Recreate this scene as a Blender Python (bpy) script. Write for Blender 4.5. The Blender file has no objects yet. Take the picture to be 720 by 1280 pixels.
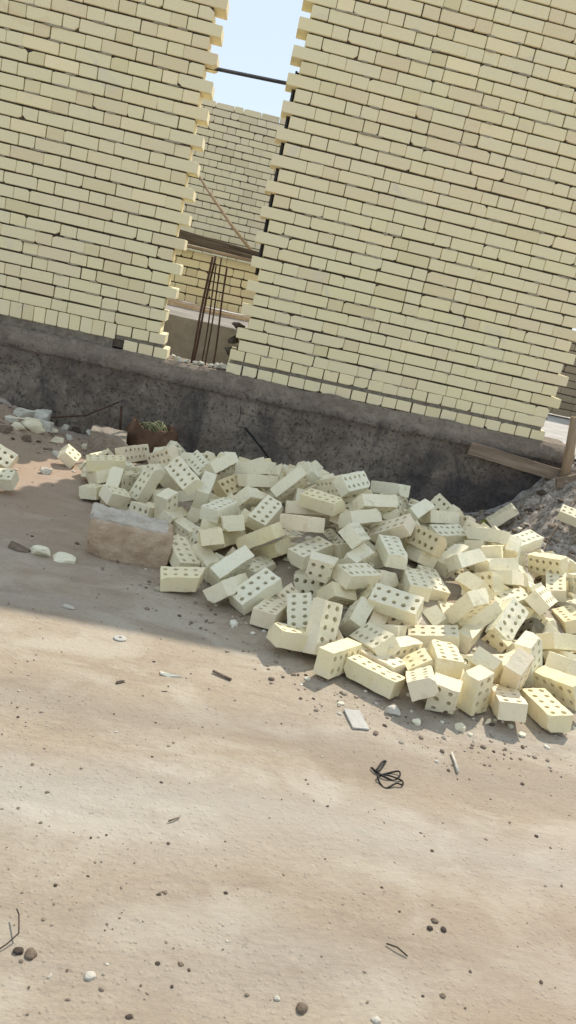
import bpy, bmesh, math, random
import numpy as np
from mathutils import Vector, Matrix, Quaternion, noise

scene = bpy.context.scene
COL = scene.collection
rnd = random.Random(7)

# ------------------------------------------------------------------ helpers
def tag(o, label=None, cat=None, group=None, kind=None):
    if label: o['label'] = label
    if cat: o['category'] = cat
    if group: o['group'] = group
    if kind: o['kind'] = kind
    return o

def link(name, me, mat=None, parent=None, loc=None, smooth=False):
    o = bpy.data.objects.new(name, me)
    COL.objects.link(o)
    if mat is not None and not me.materials: me.materials.append(mat)
    if parent is not None: o.parent = parent
    if loc is not None: o.location = loc
    if smooth:
        for p in me.polygons: p.use_smooth = True
    return o

def from_bm(name, bm, mat=None, parent=None, loc=None, smooth=False):
    me = bpy.data.meshes.new(name)
    bm.normal_update(); bm.to_mesh(me); bm.free()
    return link(name, me, mat, parent, loc, smooth)

def empty(name, loc=(0,0,0), rot=(0,0,0)):
    o = bpy.data.objects.new(name, None); COL.objects.link(o)
    o.location = loc; o.rotation_euler = rot; o.empty_display_size = .1
    return o

def add_box(bm, c, s, rot=None):
    r = bmesh.ops.create_cube(bm, size=1)
    M = Matrix.Translation(Vector(c)) @ (rot.to_4x4() if rot is not None else Matrix.Identity(4)) @ Matrix.Diagonal((s[0], s[1], s[2], 1))
    bmesh.ops.transform(bm, matrix=M, verts=r['verts'])
    return r['verts']

def add_tube(bm, pts, rad, seg=8, close=True):
    """tube along a list of points, rad a number or a list"""
    pts = [Vector(p) for p in pts]; n = len(pts)
    rads = rad if isinstance(rad, (list, tuple)) else [rad]*n
    rings = []
    up = Vector((0,0,1)); t0 = (pts[1]-pts[0]).normalized()
    a = t0.cross(up)
    if a.length < .1: a = t0.cross(Vector((1,0,0)))
    a.normalize()
    for i in range(n):
        t = (pts[min(i+1,n-1)]-pts[max(i-1,0)]).normalized()
        a = (a - t*a.dot(t)).normalized(); b = t.cross(a)
        rings.append([bm.verts.new(pts[i]+(a*math.cos(k*2*math.pi/seg)+b*math.sin(k*2*math.pi/seg))*rads[i]) for k in range(seg)])
    for i in range(n-1):
        for k in range(seg):
            bm.faces.new((rings[i][k], rings[i][(k+1)%seg], rings[i+1][(k+1)%seg], rings[i+1][k]))
    if close:
        bm.faces.new(rings[0][::-1]); bm.faces.new(rings[-1])

_G = {}
def fbm(x, y, seed, octs=4, f=1.0):
    """cheap vectorised value noise, -1..1"""
    out = np.zeros_like(x); amp = 1.; tot = 0.
    for o in range(octs):
        if seed+o*17 not in _G:
            rs = np.random.RandomState(seed+o*17); _G[seed+o*17] = (rs.rand(256, 256)*2-1, rs.rand()*50+400, rs.rand()*50+400)
        g, u0, v0 = _G[seed+o*17]
        u = x*f+u0; v = y*f+v0
        iu = np.floor(u).astype(int); iv = np.floor(v).astype(int)
        fu = u-iu; fv = v-iv; fu = fu*fu*(3-2*fu); fv = fv*fv*(3-2*fv)
        a = g[iu%256, iv%256]; b = g[(iu+1)%256, iv%256]; c = g[iu%256, (iv+1)%256]; d = g[(iu+1)%256, (iv+1)%256]
        out += amp*((a*(1-fu)+b*fu)*(1-fv)+(c*(1-fu)+d*fu)*fv); tot += amp
        amp *= .5; f *= 2.03
    return out/tot

# ------------------------------------------------------------------ materials
class N:
    def __init__(s, name):
        s.m = bpy.data.materials.new(name); s.m.use_nodes = True
        s.t = s.m.node_tree; s.t.nodes.clear()
        s.out = s.t.nodes.new('ShaderNodeOutputMaterial')
        s.bs = s.t.nodes.new('ShaderNodeBsdfPrincipled')
        s.t.links.new(s.bs.outputs[0], s.out.inputs[0])
        s.bs.inputs['Roughness'].default_value = .9
        s.bs.inputs['Specular IOR Level'].default_value = .25
    def n(s, k, **kw):
        nd = s.t.nodes.new(k)
        for a, v in kw.items(): setattr(nd, a, v)
        return nd
    def l(s, a, b): s.t.links.new(a, b)
    def coord(s, kind='Object', scale=(1,1,1)):
        tc = s.n('ShaderNodeTexCoord'); mp = s.n('ShaderNodeMapping'); mp.inputs['Scale'].default_value = scale
        s.l(tc.outputs[kind], mp.inputs[0]); return mp.outputs[0]
    def noise(s, vec, scale, detail=4, rough=.55, dist=0):
        nd = s.n('ShaderNodeTexNoise'); nd.inputs['Scale'].default_value = scale; nd.inputs['Detail'].default_value = detail
        nd.inputs['Roughness'].default_value = rough; nd.inputs['Distortion'].default_value = dist
        s.l(vec, nd.inputs['Vector']); return nd.outputs['Fac']
    def ramp(s, fac, stops):
        r = s.n('ShaderNodeValToRGB'); e = r.color_ramp.elements
        while len(e) < len(stops): e.new(.5)
        for i, (p, c) in enumerate(stops):
            e[i].position = p; e[i].color = (c[0], c[1], c[2], 1) if not isinstance(c, (int, float)) else (c, c, c, 1)
        s.l(fac, r.inputs[0]); return r.outputs[0]
    def mix(s, fac, a, b, mode='MIX'):
        m = s.n('ShaderNodeMix', data_type='RGBA', blend_type=mode)
        for i, v in ((0, fac), (6, a), (7, b)):
            if hasattr(v, 'is_linked') or hasattr(v, 'links'): s.l(v, m.inputs[i])
            elif i == 0: m.inputs[0].default_value = v
            else: m.inputs[i].default_value = (v[0], v[1], v[2], 1)
        return m.outputs[2]
    def math(s, op, a, b=0.):
        m = s.n('ShaderNodeMath', operation=op)
        for i, v in enumerate((a, b)):
            if isinstance(v, (int, float)): m.inputs[i].default_value = v
            else: s.l(v, m.inputs[i])
        return m.outputs[0]
    def color(s, c):
        if isinstance(c, tuple): s.bs.inputs['Base Color'].default_value = (*c, 1)
        else: s.l(c, s.bs.inputs['Base Color'])
    def bump(s, h, dist=.01, strength=1., prev=None):
        b = s.n('ShaderNodeBump'); b.inputs['Distance'].default_value = dist; b.inputs['Strength'].default_value = strength
        s.l(h, b.inputs['Height'])
        if prev is not None: s.l(prev, b.inputs['Normal'])
        s.l(b.outputs[0], s.bs.inputs['Normal']); return b.outputs[0]

def m_wallbrick(name, a, b, c):
    s = N(name); v = s.coord()
    g = s.n('ShaderNodeNewGeometry').outputs['Random Per Island']
    base = s.ramp(g, [(0, a), (.25, b), (.5, a), (.72, b), (.86, c), (.93, (a[0]*.88, a[1]*.87, a[2]*.84)), (1, (a[0]*1.12, a[1]*1.08, a[2]*1.12))])
    big = s.noise(v, 1.3, 3)
    base = s.mix(s.ramp(big, [(.35, 0.), (.7, .55)]), base, (b[0]*1.03, b[1]*.95, b[2]*1.0))
    # smears of dust, of orange and of grey mortar that run across several bricks
    st = s.ramp(s.noise(v, 4.5, 6, .62, .6), [(.62, 0.), (.74, .7)])
    base = s.mix(st, base, (.70, .64, .54))
    st3 = s.ramp(s.noise(s.coord(scale=(1, 1, 1.7)), 2.3, 5, .6, 1.2), [(.66, 0.), (.78, .55)])
    base = s.mix(st3, base, (.70, .55, .33))
    st2 = s.ramp(s.noise(v, 23, 5, .7), [(.64, 0.), (.8, .45)])
    base = s.mix(st2, base, (a[0]*.66, a[1]*.62, a[2]*.6))
    s.color(base)
    h = s.noise(v, 55, 6, .7); h2 = s.noise(v, 300, 3)
    n1 = s.bump(h, .006, .6); s.bump(h2, .0012, .5, n1)
    s.bs.inputs['Roughness'].default_value = .93
    return s.m

def m_brick(name, a, b, spots=(.42, .36, .22)):
    s = N(name); v = s.coord(); oi = s.n('ShaderNodeObjectInfo').outputs['Random']
    add = s.n('ShaderNodeVectorMath', operation='ADD'); s.l(v, add.inputs[0])
    comb = s.n('ShaderNodeCombineXYZ'); s.l(s.math('MULTIPLY', oi, 37.), comb.inputs[0]); s.l(s.math('MULTIPLY', oi, 91.), comb.inputs[1])
    s.l(comb.outputs[0], add.inputs[1]); vv = add.outputs[0]
    base = s.mix(s.ramp(s.noise(vv, 7, 3), [(.35, 0.), (.68, 1.)]), a, b)
    base = s.mix(s.ramp(oi, [(0, .0), (1, .22)]), base, (.56, .52, .40))
    base = s.mix(s.ramp(s.noise(vv, 16, 6, .65, .4), [(.58, 0.), (.74, .55)]), base, spots)
    base = s.mix(s.ramp(s.noise(vv, 28, 8, .75, .5), [(.54, 0.), (.68, .35)]), base, (.60, .53, .42))
    base = s.mix(s.ramp(s.noise(vv, 60, 4, .7), [(.60, 0.), (.72, .4)]), base, (.40, .35, .26))
    s.color(base)
    n1 = s.bump(s.noise(vv, 70, 6, .7), .004, .6); s.bump(s.noise(vv, 380, 2), .001, .5, n1)
    s.bs.inputs['Roughness'].default_value = .92
    return s.m

def m_rough(name, stops, scale=8, bump=.01, fine=120, rough=.93, aniso=(1,1,1), dist=.5):
    s = N(name); v = s.coord(scale=aniso)
    base = s.ramp(s.noise(v, scale, 7, .62, dist), stops)
    s.color(base)
    n1 = s.bump(s.noise(v, scale*3.5, 8, .7), bump, .8); s.bump(s.noise(v, fine, 4), bump*.15, .6, n1)
    s.bs.inputs['Roughness'].default_value = rough
    return s.m

M = {}
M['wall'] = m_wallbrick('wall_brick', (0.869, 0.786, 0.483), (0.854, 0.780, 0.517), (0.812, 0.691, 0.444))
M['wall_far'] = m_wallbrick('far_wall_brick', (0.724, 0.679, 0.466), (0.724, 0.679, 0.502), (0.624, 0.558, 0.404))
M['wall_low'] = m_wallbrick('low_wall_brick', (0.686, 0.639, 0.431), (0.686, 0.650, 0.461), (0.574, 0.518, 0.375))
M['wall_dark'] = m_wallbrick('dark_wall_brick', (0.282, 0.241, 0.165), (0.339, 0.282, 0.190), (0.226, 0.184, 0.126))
M['mortar'] = m_rough('mortar', [(.3, (.06, .05, .038)), (.6, (.12, .10, .078)), (.8, (.20, .175, .14))], 20, .012)
M['mortar_bed'] = m_rough('bed_mortar', [(.3, (.13, .112, .085)), (.55, (.24, .21, .165)), (.8, (.36, .32, .26))], 18, .008)
M['mortar_light'] = m_rough('pale_mortar', [(.3, (.30, .26, .19)), (.6, (.42, .37, .28)), (.8, (.50, .45, .35))], 30, .006)
M['n'] = m_brick('cream_brick', (0.858, 0.784, 0.554), (0.880, 0.806, 0.603))
M['w'] = m_brick('whitish_brick', (0.880, 0.841, 0.643), (0.880, 0.818, 0.603))
M['y'] = m_brick('yellowish_brick', (0.880, 0.780, 0.477), (0.875, 0.769, 0.532), (0.668, 0.505, 0.228))
M['p'] = m_brick('pinkish_brick', (0.880, 0.749, 0.543), (0.869, 0.784, 0.554), (0.619, 0.455, 0.282))
M['t'] = m_brick('tan_brick', (0.690, 0.568, 0.332), (0.739, 0.613, 0.382), (0.500, 0.363, 0.181))
M['d'] = m_brick('dark_brick', (0.143, 0.125, 0.085), (0.191, 0.165, 0.100), (0.263, 0.227, 0.151))

def m_ground():
    s = N('earth'); v = s.coord()
    tc = s.n('ShaderNodeNewGeometry'); sep = s.n('ShaderNodeSeparateXYZ'); s.l(tc.outputs['Position'], sep.inputs[0])
    n1 = s.noise(v, .9, 5, .6, .4)
    base = s.ramp(n1, [(.28, (0.356, 0.282, 0.203)), (.5, (0.396, 0.323, 0.238)), (.72, (0.428, 0.363, 0.278))])
    # worn wheel tracks packed with grey dust, long soft bands
    vr = s.coord(scale=(.35, 1.6, 1))
    tr = s.noise(vr, 1.6, 1.5, .5, .3)
    base = s.mix(s.ramp(tr, [(.48, 0.), (.64, .7)]), base, (0.405, 0.358, 0.295))
    base = s.mix(s.ramp(s.noise(vr, 2.4, 1.5, .5, .3), [(.54, 0.), (.8, .35)]), base, (0.291, 0.236, 0.179))
    n2 = s.noise(s.coord(scale=(.5, 1.5, 1)), 7, 8, .66, .3)
    base = s.mix(s.ramp(n2, [(.32, .6), (.5, 0.)]), base, (0.275, 0.215, 0.154))
    base = s.mix(s.ramp(s.noise(s.coord(scale=(.6, 1.5, 1)), 22, 8, .72), [(.52, 0.), (.70, .5)]), base, (0.470, 0.407, 0.323))
    base = s.mix(s.ramp(s.noise(v, 120, 6, .7), [(.60, 0.), (.70, .45)]), base, (0.218, 0.171, 0.121))
    base = s.mix(s.ramp(s.noise(s.coord(scale=(.35, 2.2, 1)), 16, 6, .7, .6), [(.55, 0.), (.72, .4)]), base, (0.294, 0.242, 0.197))
    base = s.mix(s.ramp(s.noise(v, 70, 8, .8), [(.40, .34), (.52, 0.)]), base, (0.264, 0.215, 0.166))
    base = s.mix(s.ramp(s.noise(v, 44, 3, .6), [(.68, 0.), (.74, .6)]), base, (0.174, 0.143, 0.119))
    base = s.mix(s.ramp(s.noise(s.coord(scale=(.8, 1.3, 1)), 3.6, 6, .62, .5), [(.48, 0.), (.62, .55)]), base, (.52, .465, .375))
    base = s.mix(s.ramp(s.noise(s.coord(scale=(.8, 1.2, 1)), 5.1, 7, .7, .8), [(.56, 0.), (.66, .4)]), base, (.31, .25, .185))
    # a long band of darker, moister dirt where wheels have passed
    wob = s.math('MULTIPLY', s.math('SUBTRACT', s.noise(s.coord(scale=(0.382, 0.416, 0.476)), 2.2, 3), .5), .35)
    yy = s.math('ADD', sep.outputs[1], wob)
    def band(c, w, k):
        d_ = s.math('DIVIDE', s.math('ABSOLUTE', s.math('SUBTRACT', yy, c)), w)
        cl = s.n('ShaderNodeClamp'); s.l(s.math('SUBTRACT', 1., d_), cl.inputs[0]); return s.math('MULTIPLY', cl.outputs[0], k)
    base = s.mix(band(-3.26, .16, .42), base, (0.253, 0.217, 0.177))
    base = s.mix(band(-3.95, .22, .28), base, (0.260, 0.223, 0.181))
    base = s.mix(band(-3.62, .20, .4), base, (0.459, 0.440, 0.390))
    # reddish sand by the foot of the wall on the left, grey plaster dust and gravel on the right
    rx = s.math('MULTIPLY', s.math('SUBTRACT', .9, sep.outputs[0]), .9)
    ry = s.math('MULTIPLY', s.math('ADD', sep.outputs[1], 2.9), .6)
    red = s.n('ShaderNodeClamp'); s.l(s.math('MULTIPLY', s.math('MINIMUM', rx, 1.), s.math('MINIMUM', ry, 1.)), red.inputs[0])
    redf = s.math('MULTIPLY', red.outputs[0], s.ramp(n1, [(.3, .75), (.7, .4)]))
    base = s.mix(redf, base, (0.382, 0.274, 0.206))
    gx = s.n('ShaderNodeClamp'); s.l(s.math('MULTIPLY', s.math('MULTIPLY', s.math('MAXIMUM', s.math('SUBTRACT', sep.outputs[0], 2.1), 0.), 2.), s.math('MAXIMUM', s.math('ADD', sep.outputs[1], 2.3), 0.)), gx.inputs[0])
    grey = s.ramp(s.noise(v, 26, 7, .75, .4), [(.40, (0.132, 0.110, 0.094)), (.52, (0.343, 0.307, 0.266)), (.66, (0.568, 0.516, 0.464))])
    base = s.mix(s.math('MULTIPLY', gx.outputs[0], .85), base, grey)
    wx = s.n('ShaderNodeClamp'); s.l(s.math('MULTIPLY', s.math('SUBTRACT', sep.outputs[1], -.12), 8.), wx.inputs[0])
    base = s.mix(s.math('MULTIPLY', wx.outputs[0], .9), base, s.ramp(s.noise(v, 4, 6), [(.35, (0.405, 0.375, 0.339)), (.7, (0.551, 0.527, 0.501))]))
    s.color(base)
    b1 = s.bump(s.noise(s.coord(scale=(.6, 1.4, 1)), 8, 7, .6, .3), .008, .35)
    b2 = s.bump(s.noise(s.coord(scale=(.7, 1.3, 1)), 60, 8, .7), .0045, 1., b1)
    vo = s.n('ShaderNodeTexVoronoi'); vo.inputs['Scale'].default_value = 60; s.l(v, vo.inputs['Vector'])
    s.bump(s.ramp(vo.outputs['Distance'], [(.0, 1.), (.3, 0.)]), .004, .5, b2)
    s.bs.inputs['Roughness'].default_value = .96
    return s.m
M['earth'] = m_ground()

def m_concrete():
    s = N('old_concrete'); v = s.coord()
    tc = s.n('ShaderNodeNewGeometry'); sep = s.n('ShaderNodeSeparateXYZ'); s.l(tc.outputs['Position'], sep.inputs[0])
    base = s.ramp(s.noise(s.coord(scale=(1, 1, .8)), 2.2, 7, .65, .8), [(.32, (0.226, 0.184, 0.148)), (.5, (0.371, 0.306, 0.245)), (.68, (0.525, 0.442, 0.355))])
    base = s.mix(s.ramp(s.noise(v, 13, 8, .72, .5), [(.52, 0.), (.68, .55)]), base, (0.651, 0.552, 0.453))
    base = s.mix(s.ramp(s.noise(v, 38, 7, .75), [(.53, 0.), (.60, .85)]), base, (0.109, 0.088, 0.073))
    rid = s.math('ABSOLUTE', s.math('SUBTRACT', s.noise(s.coord(scale=(1, 1, .55)), 2.6, 5, .6, .3), .5))
    base = s.mix(s.ramp(rid, [(.0, .35), (.006, .15), (.012, 0.)]), base, (0.060, 0.054, 0.053))
    base = s.mix(s.ramp(s.noise(s.coord(scale=(1.3, 1, .5)), 3.4, 8, .7, 1.), [(.5, 0.), (.66, .75)]), base, (0.113, 0.106, 0.106))
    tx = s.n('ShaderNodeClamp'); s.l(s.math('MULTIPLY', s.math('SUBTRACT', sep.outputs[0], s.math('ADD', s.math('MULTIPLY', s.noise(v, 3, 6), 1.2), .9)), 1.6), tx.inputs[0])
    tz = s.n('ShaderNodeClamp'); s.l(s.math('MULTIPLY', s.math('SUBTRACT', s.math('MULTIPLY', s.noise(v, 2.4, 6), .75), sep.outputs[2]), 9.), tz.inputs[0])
    base = s.mix(s.math('MULTIPLY', s.math('MULTIPLY', tx.outputs[0], tz.outputs[0]), .6), base, (0.053, 0.057, 0.077))   # near-black, noisy-edged patch towards the bottom of the right part
    # mortar droppings on the sloping top
    tp = s.n('ShaderNodeClamp'); s.l(s.math('MULTIPLY', s.math('SUBTRACT', sep.outputs[2], .475), 22.), tp.inputs[0])
    base = s.mix(s.math('MULTIPLY', tp.outputs[0], .55), base, s.ramp(s.noise(v, 11, 6, .7), [(.35, (0.362, 0.290, 0.219)), (.7, (0.651, 0.544, 0.420))]))
    # wet, sooty foot
    ft = s.n('ShaderNodeClamp'); s.l(s.math('MULTIPLY', s.math('SUBTRACT', .24, s.math('MULTIPLY', s.math('ADD', s.noise(v, 3, 4), 0.), .3)), 1.), ft.inputs[0])
    s.color(base)
    b1 = s.bump(s.noise(s.coord(scale=(.6, 1, 1.6)), 9, 10, .8, .4), .07, 1.)
    b2 = s.bump(s.noise(v, 60, 8, .75), .008, 1., b1)
    return s.m
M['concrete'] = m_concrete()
M['slab'] = m_rough('grey_concrete', [(.3, (.20, .185, .165)), (.55, (.28, .26, .235)), (.75, (.36, .34, .31))], 4, .012)
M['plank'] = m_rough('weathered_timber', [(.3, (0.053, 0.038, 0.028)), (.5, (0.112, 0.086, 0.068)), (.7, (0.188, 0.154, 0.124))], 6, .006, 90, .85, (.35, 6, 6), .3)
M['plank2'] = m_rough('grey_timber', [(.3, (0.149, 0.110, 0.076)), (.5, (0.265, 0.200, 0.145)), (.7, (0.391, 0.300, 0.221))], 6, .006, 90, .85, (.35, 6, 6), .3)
M['pole'] = m_rough('pale_timber', [(.3, (0.250, 0.178, 0.110)), (.7, (0.425, 0.313, 0.200))], 8, .004, 90, .85, (5, 5, .5), .3)
M['rust'] = m_rough('rusty_steel', [(.35, (.045, .028, .02)), (.6, (.10, .05, .03)), (.75, (.16, .085, .045))], 30, .002, 200, .75)
M['steel'] = m_rough('dark_painted_steel', [(.35, (0.032, 0.033, 0.042)), (.7, (0.080, 0.078, 0.084))], 14, .002, 200, .55)
M['plaster'] = m_rough('white_plaster', [(.3, (0.550, 0.528, 0.444)), (.6, (0.680, 0.653, 0.548)), (.8, (0.760, 0.730, 0.626))], 12, .012)
M['plaster_blue'] = m_rough('bluish_plaster', [(.3, (0.462, 0.470, 0.413)), (.7, (0.682, 0.653, 0.562))], 12, .012)
M['block'] = m_rough('earthy_block', [(.28, (0.397, 0.289, 0.193)), (.5, (0.525, 0.394, 0.274)), (.72, (0.640, 0.505, 0.373))], 14, .012, 160)
M['crust'] = m_rough('pale_crust', [(.3, (.42, .37, .31)), (.55, (.60, .54, .45)), (.75, (.66, .61, .52))], 16, .012, 160)
M['block2'] = m_rough('grey_block', [(.28, (.24, .20, .16)), (.5, (.34, .29, .235)), (.72, (.42, .38, .32))], 12, .02, 160)
M['sack'] = m_rough('brown_sack', [(.3, (0.072, 0.040, 0.025)), (.55, (0.144, 0.084, 0.050)), (.75, (0.216, 0.136, 0.081))], 7, .015, 150, .8)
M['rope'] = m_rough('olive_rope', [(.3, (.12, .12, .055)), (.7, (.34, .34, .19))], 40, .003, 260)
M['stone'] = m_rough('brown_stone', [(.3, (.13, .095, .065)), (.7, (.28, .22, .165))], 30, .006)
M['stone_d'] = m_rough('dark_stone', [(.3, (.05, .038, .03)), (.7, (.13, .10, .075))], 30, .006)
M['stone_l'] = m_rough('pale_stone', [(.3, (.50, .46, .38)), (.7, (.68, .64, .55))], 30, .006)
M['wire'] = m_rough('black_wire', [(.3, (.008, .008, .008)), (.7, (.025, .022, .02))], 30, .001, 200, .6)
M['card'] = m_rough('grey_tile', [(.3, (.42, .40, .36)), (.7, (.52, .50, .45))], 10, .002)
M['red'] = m_rough('red_rag', [(.3, (.40, .06, .03)), (.7, (.55, .14, .07))], 20, .004)
M['lime'] = m_rough('yellow_green_rag', [(.3, (.34, .38, .06)), (.7, (.55, .55, .16))], 20, .004)
M['gravel'] = m_rough('gravel_mix', [(.35, (.10, .08, .06)), (.5, (.24, .195, .15)), (.68, (.50, .46, .39))], 6, .004)

# ------------------------------------------------------------------ terrain
XS = [-.3,-.15,.08,.39,.68,.97,1.25,1.52,1.78,2.05,2.4,3.0]
YF = [-.7,-1.36,-1.9,-2.36,-2.45,-2.8,-2.95,-2.97,-2.95,-2.75,-2.6,-2.4]
HM = [.02,.14,.2,.24,.28,.31,.32,.31,.28,.23,.18,.14]
def sst(t): t = np.clip(t, 0, 1); return t*t*(3-2*t)
def base_h(x, y):
    m = .5*sst((x-2.25)/.75)*sst((y+1.35)/1.35)
    m = m+.10*sst((x-2.6)/.6)*sst((y+2.4)/1.2)*(1-sst((y+1.35)/1.35))
    m = m+.12*sst((-.45-x)/.5)*sst((y+1.0)/.6)
    return m
def heap_h(x, y):
    a = np.interp(x, XS, YF); Hm = np.interp(x, XS, HM); bk = np.interp(x, [0,1.2,2,2.4,3], [-.25,-.35,-.75,-1.1,-1.3])
    u = np.clip((y-a)/(bk-a), 0, 1)
    return Hm*np.minimum(1, u/.4)**.7*np.minimum(1, (1-u)/.22)**.7
def terrain(x, y):
    x = np.asarray(x, float); y = np.asarray(y, float)
    z = base_h(x, y)
    core = np.clip(heap_h(x, y)-.17, 0, 1)
    z = z+core
    near = np.clip(1.2-np.hypot(x-.8, y+2.2)/14., 0, 1)
    z = z+near*(fbm(x, y, 5, 4, .55)*.022 + fbm(x, y, 9, 3, 3.2)*.004)
    rub = sst((x-2.15)/.5)*sst((y+1.6)/.6)*(1-sst((y-.1)/.3))
    z = z+rub*(fbm(x, y, 31, 3, 9)*.07+.02*np.abs(fbm(x*2.2+y, y*.7, 33, 3, 7)))
    lft = sst((.25-x)/.3)*sst((y+.75)/.4)*(1-sst((y)/.1))
    z = z+lft*fbm(x, y, 37, 3, 15)*.02
    return z
def th(x, y): return float(terrain(np.array([x]), np.array([y]))[0])

def axis(a, b, step, lo, hi):
    mid = np.arange(a, b+1e-6, step); out = [mid]
    d = step; p = a; L = []
    while p > lo: d *= 1.25; p -= d; L.append(max(p, lo))
    d = step; p = mid[-1]; Rr = []
    while p < hi: d *= 1.25; p += d; Rr.append(min(p, hi))
    return np.concatenate([np.array(L[::-1]), mid, np.array(Rr)])
gx = axis(-1.3, 3.7, .0125, -160, 160); gy = axis(-4.9, .35, .0125, -160, 160)
GX, GY = np.meshgrid(gx, gy, indexing='ij'); GZ = terrain(GX, GY)
nx, ny = GX.shape
me = bpy.data.meshes.new('ground')
me.vertices.add(nx*ny); me.vertices.foreach_set('co', np.stack([GX, GY, GZ], -1).ravel().astype(np.float32))
idx = np.arange(nx*ny).reshape(nx, ny)
q = np.stack([idx[:-1,:-1], idx[1:,:-1], idx[1:,1:], idx[:-1,1:]], -1).reshape(-1, 4)
me.loops.add(q.size); me.loops.foreach_set('vertex_index', q.ravel().astype(np.int32))
me.polygons.add(len(q)); me.polygons.foreach_set('loop_start', (np.arange(len(q))*4).astype(np.int32)); me.polygons.foreach_set('loop_total', np.full(len(q), 4, np.int32))
me.update(); me.validate()
ground = tag(link('ground', me, M['earth'], smooth=True), kind='structure')

# ------------------------------------------------------------------ brick walls
class Wall:
    """collects single laid bricks (real, slightly uneven solids) into one brickwork mesh in a local frame: x along, y into the wall"""
    def __init__(s, depth=.2): s.v = []; s.f = []; s.d = depth
    def brick(s, x0, x1, z0, z1, chip=.10, dy=None, fz=.0025):
        r = rnd; y = (r.gauss(0, .0018) if dy is None else dy)
        j = lambda a: a+r.uniform(-.0010, .0010)
        cuts = []
        for k in range(4):
            c = r.uniform(.002, .005)
            if r.random() < chip: c = r.uniform(.007, .020)
            cuts.append((c*r.uniform(.7, 1.6), c*r.uniform(.5, 1.0)))
        tl = r.uniform(-.0012, .0012)
        P = [(x0+cuts[0][0], z0), (x1-cuts[1][0], z0), (x1, z0+cuts[1][1]), (x1, z1-cuts[2][1]), (x1-cuts[2][0], z1), (x0+cuts[3][0], z1), (x0, z1-cuts[3][1]), (x0, z0+cuts[0][1])]
        cx = (x0+x1)/2; cz = (z0+z1)/2; hw = (x1-x0)/2
        P = [(j(a), j(b)+tl*(a-cx)/hw) for a, b in P]
        b = len(s.v); e = .0028
        for (a, c) in P:
            s.v.append((a+(cx-a)/abs(cx-a+1e-9)*e if abs(a-cx) > e else a, y, c+math.copysign(e, cz-c)))
        for (a, c) in P: s.v.append((a, y+e, c))
        for (a, c) in P: s.v.append((a, s.d-y, c))
        s.f.append(tuple(b+i for i in range(8)))
        for i in range(8):
            k = (i+1) % 8
            s.f.append((b+8+i, b+8+k, b+k, b+i)); s.f.append((b+16+i, b+16+k, b+8+k, b+8+i))
        s.f.append(tuple(b+23-i for i in range(8)))
    def course(s, xs, z0, z1, gap=.006, **kw):
        """xs: brick ends along the course"""
        off = rnd.uniform(-.0015, .0015)
        for a, c in zip(xs[:-1], xs[1:]):
            g1 = gap*rnd.choice([.15, .3, .6, 1., 1.2]); g2 = gap*rnd.choice([.15, .3, .6, 1.])
            s.brick(a+g1/2, c-g2/2, z0+off, z1+off, **kw)
    def build(s, name, mat, parent):
        me = bpy.data.meshes.new(name); me.from_pydata(s.v, [], s.f); me.update()
        return link(name, me, mat, parent)

def flemish(start, seq, end=None, jit=.005):
    """ends of the bricks of a course; seq of 'S'/'H'; scaled to finish at end"""
    w = [(.2045 if c == 'S' else .0985)+rnd.uniform(-jit, jit) for c in seq]
    if end is not None:
        k = (end-start)/sum(w); w = [a*k for a in w]
    xs = [start]
    for a in w: xs.append(xs[-1]+a)
    return xs

C_ = .075; Z0 = .74; TOP = 38; BH = .0648
def mortar_core(name, boxes, parent):
    bm = bmesh.new()
    for c, sz in boxes: add_box(bm, c, sz)
    return from_bm(name, bm, M['mortar'], parent)

# left wall: its toothed end is the left side of the gap
lw = empty('brick_wall', (-1.3, .1, .585))
tag(lw, 'tall cream brick wall left of the narrow gap, toothed along its right end', 'wall')
w = Wall()
LX = -2.75
for j in range(TOP):
    z0 = Z0+j*C_+.001; z1 = z0+BH
    if j == 0: end = .005; seq = 'HS'
    elif j == 1: end = .025; seq = 'HS'
    elif j % 2 == 0: end = .0; seq = 'HS'
    else: end = .063; seq = 'SH'
    xs = [end]; k = 0
    while xs[-1] > LX:
        ch = seq[k % 2]
        if rnd.random() < .03: ch = 'H'
        xs.append(xs[-1]-((.2045 if ch == 'S' else .0985)+rnd.uniform(-.006, .006))); k += 1
    w.course(xs[::-1], z0, z1)
# rowlock course with bricks on edge, then two rows of headers near the gap
xs = [-.27]
while xs[-1] > LX: xs.append(xs[-1]-.0745+rnd.uniform(-.003, .003))
w.course(xs[::-1], .643, .736, gap=.009)
w.course([-.27, -.168, -.062, .045], .672, .736, gap=.01)
w.course([-.215, -.12, -.02, .075], .585, .650, gap=.012)
bw = w.build('brickwork', M['wall'], lw)
mort = mortar_core('mortar_joints', [((-1.385, .1, 2.14), (2.75, .162, 2.85)), ((-1.385, .1, .66), (2.82, .172, .13)),], lw)
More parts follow.
